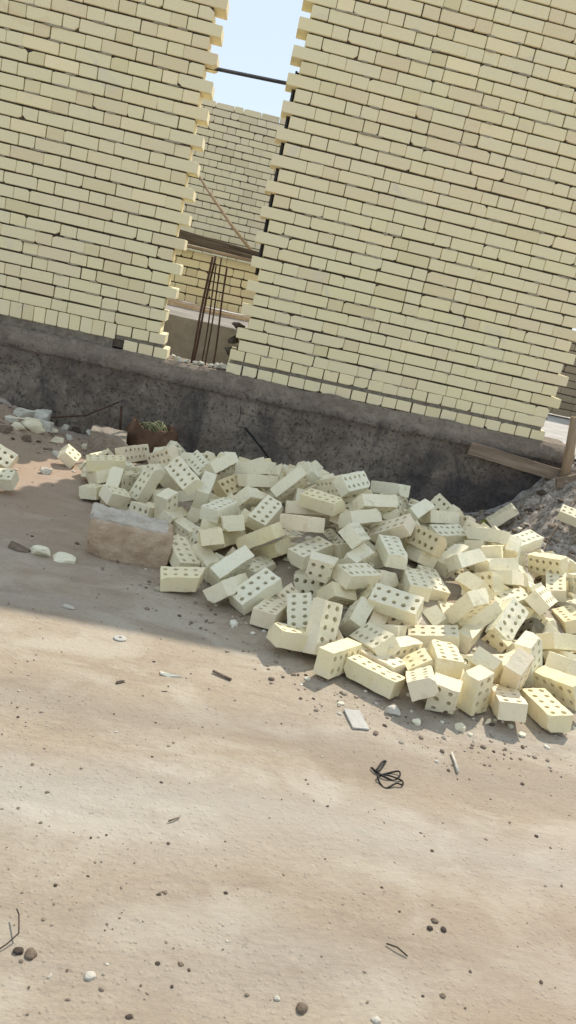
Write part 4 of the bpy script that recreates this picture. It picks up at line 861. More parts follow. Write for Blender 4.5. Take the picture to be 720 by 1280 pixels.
((1.4002, -2.0583, 0.0918),(0.4884, 0.1369, -0.197, -0.839),0.12,'n',1,'cream buried brick, end showing, first from left of such on the shaded right lower slope'),
((2.3615, -1.3746, 0.0428),(-0.4142, -0.1554, -0.5599, -0.7006),0.11,'n',1,'cream buried brick, holes showing, second from left of such on the sunlit right crest'),
((0.2062, -1.0623, 0.1163),(-0.3767, -0.0401, -0.005, 0.9254),0.205,'n',0,'cream buried brick, side showing, third from left of such on the shaded left upper slope'),
((2.0836, -1.6527, 0.0552),(-0.5349, 0.2848, 0.3599, 0.7094),0.205,'w',0,'whitish buried brick, holes showing, the only one such on the sunlit right upper slope'),
((0.9336, -1.0402, 0.2362),(-0.5484, -0.2649, 0.6459, 0.4602),0.11,'p',1,'pinkish buried brick, end showing, first from left of such on the shaded middle upper slope'),
((0.4562, -0.9474, 0.1791),(0.093, 0.4474, 0.4146, -0.7869),0.14,'n',1,'cream buried brick, holes showing, third from left of such on the shaded left upper slope'),
((1.2841, -1.3397, 0.2687),(-0.7718, 0.3707, -0.1495, 0.4946),0.12,'n',1,'cream buried brick, end showing, third from left of such on the shaded middle upper slope'),
((1.4569, -2.6332, 0.034),(0.8507, 0.5088, -0.1147, -0.0659),0.205,'w',0,'whitish buried brick, holes showing, the only one such on the sunlit right foot'),
((1.834, -1.4566, 0.24),(0.7464, 0.6422, 0.0054, -0.1746),0.11,'n',1,'cream buried brick, holes showing, fourth from left of such on the shaded right upper slope'),
((1.7897, -2.1905, 0.0418),(-0.4297, 0.5083, -0.5194, -0.5359),0.12,'y',1,'yellowish buried brick, holes showing, the only one such on the sunlit right lower slope'),
((1.1105, -0.863, 0.2003),(-0.7854, 0.1738, -0.5093, -0.3059),0.14,'n',1,'cream buried brick, holes showing, third from left of such on the shaded middle crest'),
((1.446, -2.7623, 0.034),(0.9777, 0.0923, -0.161, -0.0983),0.14,'n',1,'cream buried brick, holes showing, the only one such on the sunlit right foot'),
((1.4652, -1.744, 0.242),(0.7642, 0.2007, 0.0257, -0.6124),0.14,'n',1,'cream buried brick, holes showing, second from left of such on the shaded right upper slope'),
((1.8385, -1.7404, 0.1392),(0.968, -0.0664, 0.2379, 0.045),0.205,'n',0,'cream buried brick, side showing, first from left of such on the sunlit right upper slope'),
((0.503, -1.4893, 0.0856),(-0.1588, 0.3759, -0.1565, -0.8994),0.14,'n',1,'cream buried brick, side showing, second from left of such on the shaded left lower slope'),
((2.1756, -2.215, 0.034),(-0.809, 0.1427, -0.135, -0.554),0.14,'p',1,'pinkish buried brick, end showing, the only one such on the sunlit right lower slope'),
((1.2112, -2.4448, 0.034),(0.4273, 0.3936, -0.4066, -0.7051),0.205,'p',0,'pinkish buried brick, side showing, the only one such on the shaded middle foot'),
((0.9788, -1.589, 0.1103),(-0.7871, 0.3616, 0.0041, -0.4996),0.14,'p',1,'pinkish buried brick, end showing, second from left of such on the shaded middle upper slope'),
((1.4309, -1.8865, 0.1133),(-0.7483, 0.1296, -0.1204, 0.6394),0.11,'n',1,'cream buried brick, end showing, second from left of such on the shaded right lower slope'),
((1.6972, -2.096, 0.1415),(-0.2471, -0.1186, -0.16, -0.9483),0.11,'n',1,'cream buried brick, side showing, first from left of such on the sunlit right lower slope'),
((0.7756, -0.8056, 0.1882),(0.8797, -0.3401, -0.3322, -0.0064),0.14,'y',1,'yellowish buried brick, holes showing, the only one such on the shaded middle crest'),
((2.0197, -2.0801, 0.0425),(-0.96, 0.0999, 0.0889, -0.2462),0.14,'w',1,'whitish buried brick, side showing, the only one such on the sunlit right lower slope'),
((1.5972, -1.2962, 0.2511),(-0.741, -0.0135, 0.1138, 0.6616),0.205,'w',0,'whitish buried brick, end showing, the only one such on the shaded right upper slope'),
((1.8603, -2.371, 0.034),(0.9711, -0.1092, -0.0385, -0.2089),0.14,'n',1,'cream buried brick, side showing, third from left of such on the sunlit right lower slope'),
((2.409, -1.2343, 0.0456),(0.155, 0.0317, -0.3411, -0.9266),0.205,'n',0,'cream buried brick, side showing, the only one such on the sunlit right crest'),
((0.2803, -1.3983, 0.0558),(-0.7151, -0.2177, -0.6086, 0.2661),0.14,'n',1,'cream buried brick, holes showing, second from left of such on the shaded left lower slope'),
((0.6617, -1.6939, 0.0531),(-0.8756, 0.0265, -0.392, 0.2811),0.205,'n',0,'cream buried brick, side showing, first from left of such on the shaded middle lower slope'),
((0.7699, -1.4032, 0.1593),(0.8373, -0.3778, 0.0125, 0.395),0.205,'p',0,'pinkish buried brick, holes showing, second from left of such on the shaded middle upper slope'),
((1.4195, -2.2779, 0.0405),(0.6279, -0.0451, 0.3212, -0.7075),0.11,'n',1,'cream buried brick, holes showing, the only one such on the shaded right lower slope'),
((0.2651, -0.8789, 0.1939),(0.6503, -0.0714, 0.0252, 0.7559),0.12,'n',1,'cream buried brick, end showing, the only one such on the shaded left upper slope'),
((0.5557, -1.8116, 0.0366),(-0.2377, -0.0167, 0.4269, 0.8724),0.12,'n',1,'cream buried brick, holes showing, third from left of such on the shaded left lower slope'),
((0.9838, -2.0754, 0.0513),(-0.8797, 0.1392, -0.4241, 0.1641),0.11,'n',1,'cream buried brick, side showing, second from left of such on the shaded middle lower slope'),
((0.9482, -1.1877, 0.2377),(-0.9372, -0.0868, -0.0652, -0.3315),0.11,'n',1,'cream buried brick, end showing, second from left of such on the shaded middle upper slope'),
((1.9544, -2.1131, 0.0902),(0.8012, -0.2147, 0.0317, -0.5577),0.11,'y',1,'yellowish buried brick, side showing, the only one such on the sunlit right lower slope'),
((0.5908, -1.0546, 0.2377),(0.4802, 0.6059, -0.436, -0.4606),0.14,'w',1,'whitish buried brick, end showing, the only one such on the shaded middle upper slope'),
((2.4929, -1.4614, 0.1038),(0.682, 0.5163, -0.5102, -0.0894),0.11,'n',1,'cream buried brick, holes showing, fourth from left of such on the sunlit right crest'),
((-0.0335, -0.4049, 0.034),(0.9286, 0.1597, -0.1195, 0.3128),0.14,'p',1,'pinkish buried brick, holes showing, the only one such on the shaded left crest'),
((1.8549, -1.2694, 0.1661),(-0.3845, -0.5648, -0.0495, 0.7285),0.205,'p',0,'pinkish buried brick, holes showing, second from left of such on the shaded right crest'),
((0.4023, -0.8962, 0.1717),(-0.5145, -0.8442, -0.1045, -0.1086),0.205,'n',0,'cream buried brick, holes showing, second from left of such on the shaded left upper slope'),
((1.0179, -0.7374, 0.2012),(-0.0059, 0.6052, -0.6024, -0.5203),0.11,'n',1,'cream buried brick, holes showing, second from left of such on the shaded middle crest'),
((0.0993, -1.1247, 0.0725),(-0.0014, -0.0464, 0.0026, -0.9989),0.12,'n',1,'cream buried brick, side showing, second from left of such on the shaded left upper slope'),
((2.0672, -1.2312, 0.1764),(-0.8197, 0.075, -0.2561, 0.5068),0.11,'n',1,'cream buried brick, side showing, the only one such on the shaded right crest'),
((0.8914, -2.3098, 0.034),(0.862, 0.1964, 0.0176, 0.4669),0.11,'p',1,'pinkish buried brick, holes showing, first from left of such on the shaded middle foot'),
((1.8766, -1.3595, 0.2121),(-0.6163, -0.764, 0.1122, 0.1546),0.12,'y',1,'yellowish buried brick, holes showing, third from left of such on the shaded right upper slope'),
((0.7862, -1.6272, 0.161),(0.5072, -0.064, 0.1615, 0.8442),0.11,'y',1,'yellowish buried brick, end showing, first from left of such on the shaded middle lower slope'),
((1.1422, -1.9904, 0.0903),(0.3856, 0.0513, -0.6363, -0.6662),0.14,'n',1,'cream buried brick, holes showing, second from left of such on the shaded middle lower slope'),
((0.9045, -0.9418, 0.2032),(0.6213, -0.46, -0.2078, -0.5994),0.12,'n',1,'cream buried brick, holes showing, first from left of such on the shaded middle crest'),
((0.6867, -1.9943, 0.034),(0.3413, -0.3699, 0.033, -0.8635),0.11,'p',1,'pinkish buried brick, end showing, the only one such on the shaded left lower slope'),
((0.2986, -1.4706, 0.0928),(-0.7803, 0.0741, 0.1713, 0.5969),0.11,'n',1,'cream buried brick, end showing, third from left of such on the shaded left lower slope'),
((1.3972, -1.4356, 0.2145),(-0.6918, -0.5646, -0.0496, -0.4473),0.205,'n',0,'cream buried brick, holes showing, first from left of such on the shaded right upper slope'),
((0.556, -0.9847, 0.1629),(0.8054, -0.4545, 0.1223, 0.3603),0.205,'n',0,'cream buried brick, holes showing, fourth from left of such on the shaded left upper slope'),
((0.3565, -1.1031, 0.1357),(0.386, 0.3516, 0.0396, 0.852),0.205,'n',0,'cream buried brick, holes showing, first from left of such on the shaded left upper slope'),
((0.7949, -1.7559, 0.0746),(-0.2884, -0.3113, 0.7819, 0.4566),0.12,'n',1,'cream buried brick, holes showing, first from left of such on the shaded middle lower slope'),
((-0.1204, -1.1043, 0.0639),(-0.4043, -0.3802, -0.7294, -0.3999),0.12,'n',1,'cream buried brick, end showing, second from left of such on the shaded left lower slope'),
((1.7372, -1.5482, 0.1549),(-0.1387, -0.301, -0.9315, -0.15),0.14,'w',1,'whitish buried brick, holes showing, second from left of such on the shaded right upper slope'),
((0.8233, -1.2225, 0.1648),(-0.3826, -0.333, 0.3054, 0.8059),0.205,'w',0,'whitish buried brick, side showing, the only one such on the shaded middle upper slope'),
((2.0301, -1.9717, 0.1332),(-0.742, -0.0757, -0.5415, -0.388),0.11,'n',1,'cream buried brick, holes showing, second from left of such on the sunlit right lower slope'),
((1.5892, -2.1918, 0.058),(-0.9846, -0.145, -0.0385, -0.0902),0.12,'n',1,'cream buried brick, holes showing, first from left of such on the sunlit right lower slope'),
((1.1452, -1.6866, 0.2463),(-0.9225, 0.0418, -0.0429, -0.3812),0.11,'p',1,'pinkish buried brick, end showing, third from left of such on the shaded middle upper slope'),
((0.9171, -1.8753, 0.0814),(-0.4739, -0.6907, 0.5275, 0.1417),0.205,'w',0,'whitish buried brick, holes showing, the only one such on the shaded middle lower slope'),
((1.4755, -1.099, 0.1816),(-0.3451, -0.4028, -0.8054, -0.2646),0.205,'n',0,'cream buried brick, holes showing, first from left of such on the shaded right crest'),
((0.092, -1.4095, 0.034),(0.1032, -0.0939, 0.6076, -0.7819),0.11,'n',1,'cream buried brick, holes showing, first from left of such on the shaded left lower slope'),
((2.3302, -1.3636, 0.1302),(-0.8537, -0.446, -0.262, 0.06),0.11,'n',1,'cream buried brick, holes showing, third from left of such on the sunlit right crest'),
((1.7783, -2.5092, 0.034),(0.7951, 0.5431, -0.167, 0.2122),0.11,'y',1,'yellowish buried brick, holes showing, the only one such on the sunlit right foot'),
((1.6624, -1.1113, 0.1936),(-0.679, -0.5851, 0.2462, 0.3687),0.205,'p',0,'pinkish buried brick, holes showing, first from left of such on the shaded right crest'),
((1.8483, -1.1527, 0.1931),(-0.3924, 0.1009, 0.6691, 0.6231),0.205,'n',0,'cream buried brick, holes showing, third from left of such on the shaded right crest'),
((0.6341, -1.5808, 0.1437),(0.5976, 0.3103, 0.1203, 0.7295),0.12,'n',1,'cream buried brick, end showing, the only one such on the shaded middle lower slope'),
((1.3344, -2.3704, 0.0456),(0.3134, 0.3079, 0.2007, -0.8756),0.12,'p',1,'pinkish buried brick, holes showing, the only one such on the shaded right lower slope'),
((1.019, -0.9437, 0.2617),(-0.1453, -0.9027, -0.1477, -0.3771),0.12,'n',1,'cream buried brick, side showing, the only one such on the shaded middle crest'),
((-0.0631, -0.9392, 0.0927),(0.3386, -0.1436, -0.7208, -0.5875),0.12,'p',1,'pinkish buried brick, holes showing, the only one such on the shaded left upper slope'),
((1.0172, -2.4753, 0.0799),(0.4301, 0.7892, -0.4238, -0.1117),0.11,'y',1,'yellowish buried brick, side showing, the only one such on the shaded middle foot'),
((1.2399, -1.8379, 0.1496),(-0.8065, -0.4911, 0.0396, 0.3267),0.12,'n',1,'cream buried brick, holes showing, fourth from left of such on the shaded middle lower slope'),
((1.171, -2.1279, 0.0921),(0.9622, 0.01, -0.0506, -0.2675),0.12,'n',1,'cream buried brick, side showing, third from left of such on the shaded middle lower slope'),
((2.1054, -1.8123, 0.0921),(0.1508, 0.0875, -0.0509, 0.9834),0.11,'w',1,'whitish buried brick, side showing, the only one such on the sunlit right upper slope'),
((0.7, -0.6312, 0.1448),(-0.8886, 0.1373, -0.2269, -0.3744),0.12,'y',1,'yellowish buried brick, side showing, the only one such on the shaded middle crest'),
((0.7027, -1.7131, 0.1284),(0.4703, 0.7093, -0.1002, 0.5154),0.12,'y',1,'yellowish buried brick, holes showing, the only one such on the shaded middle lower slope'),
((-0.1306, -0.7163, 0.034),(0.8966, 0.0604, -0.0255, 0.4379),0.12,'n',1,'cream buried brick, side showing, first from left of such on the shaded left upper slope'),
((1.1683, -1.4809, 0.1171),(-0.9793, -0.1917, 0.0485, -0.0435),0.205,'n',0,'cream buried brick, holes showing, second from left of such on the shaded middle upper slope'),
((2.2896, -1.4918, 0.1658),(-0.0051, -0.0242, 0.658, 0.7526),0.12,'p',1,'pinkish buried brick, holes showing, the only one such on the sunlit right upper slope'),
((0.4085, -1.9637, 0.034),(0.8866, 0.1562, 0.0435, -0.4332),0.12,'y',1,'yellowish buried brick, holes showing, the only one such on the shaded left foot'),
((1.3277, -1.7014, 0.2171),(-0.756, 0.3198, -0.2902, -0.4919),0.11,'n',1,'cream buried brick, holes showing, fourth from left of such on the shaded middle upper slope'),
((0.6302, -2.0737, 0.034),(0.3329, 0.9339, 0.0361, -0.1248),0.14,'w',1,'whitish buried brick, side showing, the only one such on the shaded left foot'),
((0.1981, -1.2192, 0.1452),(-0.1506, 0.2625, 0.0519, -0.9517),0.11,'n',1,'cream buried brick, side showing, fourth from left of such on the shaded left upper slope'),
((1.6593, -2.5777, 0.034),(-0.9608, 0.0082, 0.1876, 0.204),0.205,'p',0,'pinkish buried brick, holes showing, the only one such on the sunlit right foot'),
((1.1241, -1.2804, 0.2655),(0.3569, 0.68, -0.4989, -0.4017),0.205,'n',0,'cream buried brick, side showing, the only one such on the shaded middle upper slope'),
]
for i, (pos, q_, n_, c, br, label) in enumerate(BRICKS):
    me = variant(n_, br, i % (6 if n_ > .2 else 2))
    o = bpy.data.objects.new('loose_brick', me); COL.objects.link(o)
    o.location = pos; o.rotation_mode = 'QUATERNION'
    Q = Quaternion(q_)
    if i % 2 and n_ > .2: Q = Q @ Quaternion((1, 0, 0), math.pi)
    elif i % 3 == 1 and n_ > .2: Q = Q @ Quaternion((0, 0, 1), math.pi)
    o.rotation_quaternion = Q
    o.material_slots[0].link = 'OBJECT'; o.material_slots[0].material = M[c]
    tag(o, label, 'brick', 'loose perforated bricks in the heap')

# ------------------------------------------------------------------ blocks, sack, rubble
blk = empty('concrete_block', (.215, -2.04, th(.215, -2.04)))
tag(blk, 'big brown earthy block with white crust on top, at the left foot of the heap', 'block')
body = rough_box('body', (0, 0, .072), (.34, .17, .165), M['block'], 71, .005, 34, .014, blk, 2)
cap = rough_box('white_crust', (-.015, .012, .157), (.315, .155, .016), M['crust'], 72, .006, 34, .005, blk, 3)
cap.rotation_euler = (.03, .04, .02)
blk.rotation_euler = (.0, .05, .10)
b2 = rough_box('concrete_block', (-.15, -.46, .065+th(-.15, -.46)), (.215, .14, .19), M['block2'], 73, .004, 30, .010, None, 2); b2.rotation_euler = (.05, .03, .12)
tag(b2, 'grey-brown block standing behind the heap beside the brown sack', 'block')
# sack: a slumped bag, open at the top with a rolled rim
sk = empty('sack', (.085, -.33, .02)); tag(sk, 'crumpled brown sack with olive rope in its mouth, between the heap and the footing', 'sack')
bm = bmesh.new(); rings = []
SEG = 56; lev = [(0, .80), (.025, .96), (.06, 1.04), (.105, 1.05), (.14, .99), (.17, .92), (.187, .86), (.194, .80), (.184, .73), (.15, .70), (.08, .62)]
for li, (z, k) in enumerate(lev):
    rg = []
    for a in range(SEG):
        t = a*2*math.pi/SEG
        w1 = 1+.10*math.sin(3*t+li*.25)+.055*math.sin(7*t+li*.5)+.13*noise.noise(Vector((math.cos(t)*2.5, math.sin(t)*2.5, li*.6)))+.06*noise.noise(Vector((math.cos(t)*7, math.sin(t)*7, li*.9)))+.02*math.sin(13*t+li)
        x = math.cos(t)*.150*k*w1; y = math.sin(t)*.085*k*w1
        zz = z*(1+.12*math.sin(t*2+1.0)+.18*noise.noise(Vector((math.cos(t)*2, math.sin(t)*2, 4)))+.04*(-math.cos(t)))
        rg.append(bm.verts.new((x, y, zz)))
    rings.append(rg)
for a_, b_ in zip(rings[:-1], rings[1:]):
    for k in range(SEG): bm.faces.new((a_[k], a_[(k+1) % SEG], b_[(k+1) % SEG], b_[k]))
bm.faces.new(rings[0][::-1]); bm.faces.new(rings[-1])
from_bm('bag', bm, M['sack'], sk, smooth=True)
for i in range(4):
    bm = bmesh.new(); pts = []
    for k in range(26):
        t = k*.42+i*1.3; r_ = .045+.02*math.sin(k*.7+i)
        pts.append((math.cos(t)*r_*1.3-.01+.01*i, math.sin(t)*r_*.8, .118+.03*math.sin(k*.9+i*2)+.013*i))
    add_tube(bm, pts, .0055, 6)
    ro = from_bm('rope', bm, M['rope'], None, (.085, -.33, .05), smooth=True)
    tag(ro, ['olive rope coil lowest in the mouth of the brown sack', 'olive rope loop second from the bottom in the brown sack', 'olive rope loop second from the top in the brown sack', 'topmost olive rope loop sticking out of the brown sack'][i], 'rope', 'rope coils in the sack')

RUB = [
 (628,597,.11,'stone_l','flat pale plaster crust on the right mound below the plank'),(612,613,.09,'stone_l','flat chalky crust left of the others on the right mound'),(645,588,.07,'stone_l','flat white crust near the post on the right mound'),(640,612,.06,'stone','flat brown clod on the right mound among the pale crusts'),
 (660,640,.05,'stone_d','dark clod on the right mound beside the upright white chip'),(676,618,.06,'stone_d','dark clod at the upper right of the mound'),(668,598,.05,'stone','brown clod just below the slanting board end'),(700,660,.045,'stone_l','pale stone at the right edge of the mound'),
 (424,893,.022,'stone_l','small pale chip just left of the grey tile piece'),(520,905,.03,'w','small whitish brick crumb before the sunlit front row'),(575,912,.035,'n','cream brick crumb before the upright ragged brick'),(610,905,.03,'n','cream brick crumb in the shadow at the right foot'),(470,880,.02,'stone_l','tiny pale chip in front of the yellowish lying brick'),
 (330,790,.028,'stone_l','pale chip below the whitish ten-hole brick in the shade'),(262,750,.02,'stone_d','tiny dark stone right of the lone broken yellowish brick'),
 (8,541,.06,'stone','brown stone at the far left edge above the sandy bank'),(16,549,.035,'stone_d','dark stone just right of the far left edge stone'),(33,551,.05,'stone','brown stone under the left rubble, above the sandy bank'),(48,553,.04,'stone_d','dark stone below the right end of the left rubble'),
 (60,562,.05,'stone','flattish brown stone left of the small white cube-like lump'),(86,549,.045,'stone_l','pale stone above the broken brick in the left rubble'),(95,540,.05,'stone_d','dark stone by the footing left of the grey-brown block'),(80,536,.06,'plaster','white lump against the footing under the slanting rod'),
 (13,528,.06,'plaster','white lump at the far left, by the footing'),(66,541,.045,'n','small cream crumb right of the left rubble'),(104,583,.04,'stone','brown stone just under the broken brick by the sand patch'),(92,590,.03,'stone_l','small pale stone at the upper edge of the sunlit sand'),  # px, py on the ground, size, material, label
 (27,522,.10,'plaster','topmost left white plaster lump in the rubble before the footing'),(45,527,.12,'plaster','biggest white plaster lump in the left rubble, beside the topmost one'),(58,523,.07,'plaster','white plaster lump at the right end of the left rubble pile'),
 (38,538,.10,'n','cream lump under the biggest white lump of the left rubble'),(55,537,.08,'plaster','white lump low at the right of the left rubble pile'),(24,536,.07,'n','small cream lump low at the left of the rubble pile'),
 (70,553,.07,'n','angular cream fragment between the left rubble and the broken brick'),(71,570,.055,'plaster','small white cube-like lump below the angular fragment'),(108,562,.06,'n','pale fragment leaning on the left side of the grey-brown block'),
 (114,545,.06,'plaster','white lump on top left of the grey-brown block by the footing'),(219,570,.06,'plaster_blue','pale bluish plaster chip at the right side of the brown sack'),(228,572,.07,'plaster_blue','larger pale bluish chunk behind the left heap crest, right of the sack'),(240,574,.06,'plaster_blue','rightmost pale bluish chunk behind the left heap crest'),
 (51,694,.075,'w','square white chunk on the shaded ground, left one of a pair'),(80,700,.09,'w','flat white slab fragment on the shaded ground, right one of a pair'),(25,686,.09,'stone','flat brownish crust on the shaded ground left of the white pair'),
 (85,760,.035,'stone_l','small pale elongated stone on the shadow edge at left'),(56,592,.06,'stone_l','pale stone in the sunlit sand patch left of the heap'),(20,588,.03,'stone_l','small stone at the left end of the sunlit sand patch'),
 (96,680,.03,'stone','small brown stone left of the big earthy block'),(40,671,.02,'stone_d','tiny dark stone above the white pair of fragments'),
 (648,664,.045,'plaster','small white upright chip on the gravel mound at right'),(113,614,.05,'n','small cream fragment on the left edge of the heap'),
 (699,845,.07,'w','white broken lump at the right edge below the heap'),(716,838,.08,'w','upper white broken lump at the far right edge of the heap'),(660,778,.05,'t','small tan wedge-shaped chip stuck among the sunlit bricks'),
 (490,892,.05,'stone_l','pale oval stone in front of the heap, by the shadow'),(213,846,.035,'plaster','thin white sliver lying on the sunlit ground left of centre'),(192,828,.016,'stone_d','small dark stone on the sunlit ground below the shadow edge'),
 (150,853,.025,'stone_d','dark flat stone left of the white sliver'),(339,850,.03,'stone','brown stone near the shadow corner in front of the heap'),(205,865,.018,'stone_d','tiny dark stone below the white sliver'),
 (190,947,.013,'stone_d','lone dark pebble in the left middle of the sunlit ground'),(23,1190,.026,'stone_d','dark pebble at lower left beside the twig'),(38,1195,.034,'stone','bigger brown pebble at lower left, right of the dark one'),
 (112,1222,.030,'stone_l','pale triangular stone at lower left'),(225,1207,.02,'stone','brown pebble at the lower left centre'),(197,1206,.016,'stone_d','dark pebble left of the brown one at the lower left centre'),(161,1273,.02,'stone_d','dark pebble at the bottom edge, left part'),
 (377,1262,.032,'stone','grey-brown stone near the bottom edge at centre'),(346,1249,.016,'stone_l','white chip near the bottom edge left of centre'),(470,1277,.026,'stone_l','white chip cut by the bottom edge at centre'),
 (543,1152,.022,'stone','upper one of the three pebbles at lower right'),(537,1161,.020,'stone_d','left dark one of the three pebbles at lower right'),(554,1163,.021,'stone_d','right dark one of the three pebbles at lower right'),
 (528,1247,.015,'stone_d','left one of two small pebbles near the bottom right'),(553,1246,.018,'stone','right one of two small pebbles near the bottom right'),(69,1108,.014,'stone_d','lone dark pebble at the left, above the twig'),
 (670,1046,.017,'stone_d','lone dark pebble at the right middle of the ground'),(613,1000,.012,'stone_d','small dark pebble below the stick at right'),(198,1120,.016,'stone_d','dark pebble left of centre in the lower ground'),(282,1117,.014,'stone_d','dark pebble near centre of the lower ground'),
 (477,1110,.010,'stone_d','tiny dark pebble at centre right of the lower ground'),(546,953,.020,'stone_l','pale chip left of the stick on the sunlit ground'),(499,1141,.014,'stone_d','dark pebble right of the crumbs at lower right centre')]
for i, (px, py, s_, mt, lb) in enumerate(RUB):
    peb = s_ <= .04 and mt.startswith('stone'); p = on_ground(px, py)
    if px < 120 and 510 < py < 560 and not peb: s_ *= 1.3
    if peb: s_ *= .62
    fl = .3 if ('flat' in lb or 'sliver' in lb or 'crust' in lb) else (.66 if peb else .72)
    el = 2.2 if ('sliver' in lb or 'elongated' in lb) else 1.15
    nm = 'pebble' if peb else ('stone' if mt.startswith('stone') else 'plaster_chunk' if mt.startswith('plaster') else 'brick_fragment')
    if peb:
        bm = bmesh.new(); bmesh.ops.create_icosphere(bm, subdivisions=3, radius=.5)
        for v in bm.verts:
            d = v.co.normalized(); k = 1+.28*noise.noise(d*1.3+Vector((i*3.3, 0, 0)))+.08*noise.noise(d*4+Vector((i, 0, 0)))
            v.co = Vector((v.co.x*s_*el*k, v.co.y*s_*k, v.co.z*s_*fl*k))
        o = from_bm(nm, bm, M[mt], None, (p.x, p.y, p.z+s_*fl*.25), smooth=True); o.rotation_euler = (0, 0, rnd.uniform(0, 6))
    else:
        o = chunk(nm, (p.x, p.y, p.z+s_*fl*.3), (s_*el, s_*.85, s_*fl), M[mt], 200+i, (rnd.uniform(-.12,.12), rnd.uniform(-.12,.12), rnd.uniform(-.5,.9)))
    tag(o, lb, nm.replace('_', ' '), 'stones and fragments on the ground')
# two low rubble lumps that carry the left pile
# flat things
def plate(name, cx, cy, w_, l_, t_, rz, mat, label, cat):
    o = rough_box(name, (cx, cy, th(cx, cy)+t_*.5+.002), (w_, l_, t_), mat, int(cx*100) % 50, .0012, 12, .001, None, 2); o.rotation_euler = (.03, .02, rz)
    return tag(o, label, cat)
p = on_ground(445, 901); plate('tile_piece', p.x, p.y, .055, .10, .006, .18, M['card'], 'flat grey rectangular tile piece on the sunlit ground before the heap', 'tile piece')
p = on_ground(568, 955); rod('stick', [(p.x-.004, p.y-.05, th(p.x, p.y-.05)+.006), (p.x, p.y, th(p.x, p.y)+.007), (p.x+.002, p.y+.05, th(p.x, p.y+.05)+.006)], .004, M['stone_l'], 'short pale stick standing out on the ground right of the black wire', 'stick')
p = on_ground(277, 846); rod('stick', [(p.x-.03, p.y+.015, th(p.x, p.y)+.006), (p.x+.03, p.y-.02, th(p.x, p.y)+.006)], .0045, M['stone'], 'short brown stick on the sunlit ground below the shadow edge', 'stick')
p = on_ground(217, 1027); rod('twig', [(p.x-.012, p.y-.008, th(p.x, p.y)+.004), (p.x, p.y, th(p.x, p.y)+.006), (p.x+.012, p.y+.012, th(p.x, p.y)+.004)], .002, M['stone'], 'tiny brown twig in the left middle of the ground', 'twig')
p = on_ground(16, 1180)
rod('twig', [(p.x-.03, p.y-.035, th(p.x, p.y)+.003), (p.x-.008, p.y-.01, th(p.x, p.y)+.008), (p.x+.006, p.y+.01, th(p.x, p.y)+.014), (p.x-.004, p.y+.045, th(p.x, p.y)+.02), (p.x-.012, p.y+.06, th(p.x, p.y)+.018)], .0014, M['stone_d'], 'bent dark twig at the lower left edge beside two pebbles', 'twig')
p = on_ground(495, 1189); rod('twig', [(p.x-.02, p.y+.01, th(p.x, p.y)+.004), (p.x, p.y, th(p.x, p.y)+.008), (p.x+.02, p.y-.015, th(p.x, p.y)+.004)], .0016, M['stone_d'], 'small dark crumbled twig at lower right of centre', 'twig')
# flattened ring, like a washer
p = on_ground(150, 799); bm = bmesh.new(); R1, R0 = .022, .006; n_ = 24
vs = [[bm.verts.new((r_*math.cos(k*2*math.pi/n_), r_*math.sin(k*2*math.pi/n_)*.85, z)) for k in range(n_)] for r_, z in ((R1, 0), (R1*.96, .004), (R0, .006), (R0, 0))]
for a_ in range(4):
    for k in range(n_): bm.faces.new((vs[a_][k], vs[a_][(k+1) % n_], vs[(a_+1) % 4][(k+1) % n_], vs[(a_+1) % 4][k]))
bmesh.ops.recalc_face_normals(bm, faces=bm.faces[:])
tag(from_bm('washer', bm, M['card'], None, (p.x, p.y, th(p.x, p.y)+.001)), 'pale round washer lying on the sunlit ground just below the shadow edge', 'washer')
# black wire tangle
p = on_ground(482, 968)
W2 = [(-19,-4),(-12,2),(-6,-4),(0,-13),(-6,-9),(-13,-1),(-17,-6),(-10,4),(0,9),(10,10),(17,6),(15,2),(4,1),(-6,4),(-11,8),(-8,14),(0,20),(12,17),(20,18),(21,11),(14,10),(2,7),(-8,2),(-15,-3)]
pts = []
for k, (a, c) in enumerate(W2):
    g = on_ground(482+a, 966+c); pts.append((g.x, g.y, g.z+.006+.005*math.sin(k*1.9)))
sm = []
for k in range(len(pts)-1):
    P0, P1, P2, P3 = [Vector(pts[max(0, min(len(pts)-1, k+d))]) for d in (-1, 0, 1, 2)]
    for t in (0, .25, .5, .75): sm.append(.5*((2*P1)+(P2-P0)*t+(2*P0-5*P1+4*P2-P3)*t*t+(3*P1-P0-3*P2+P3)*t**3))
rod('wire', sm, .0026, M['wire'], 'tangled loop of black wire on the sunlit ground before the heap', 'wire', 6)
# coloured rag on the mound
for (px, py, mt, lb, w_) in ((597, 661, 'red', 'small crumpled red scrap on the gravel mound behind the heap', .055), (608, 656, 'lime', 'small curled yellow-green scrap on the gravel mound beside the red one', .06)):
    p = on_ground(px, py); bm = bmesh.new(); n1, n2 = 16, 12; g_ = []
    for a in range(n1):
        row = []
        for c in range(n2):
            u = a/(n1-1)-.5; v_ = c/(n2-1)-.5
            row.append(bm.verts.new((u*w_*1.5, v_*w_, .014+.020*math.cos(u*5)+.010*noise.noise(Vector((u*6, v_*6, px))))))
        g_.append(row)
    for a in range(n1-1):
        for c in range(n2-1): bm.faces.new((g_[a][c], g_[a+1][c], g_[a+1][c+1], g_[a][c+1]))
    r = bmesh.ops.solidify(bm, geom=bm.faces[:], thickness=.002)
    o = from_bm('scrap', bm, M[mt], None, (p.x, p.y, p.z), smooth=True); o.rotation_euler = (.2, 0, rnd.uniform(-.4, .4)); tag(o, lb, 'scrap')

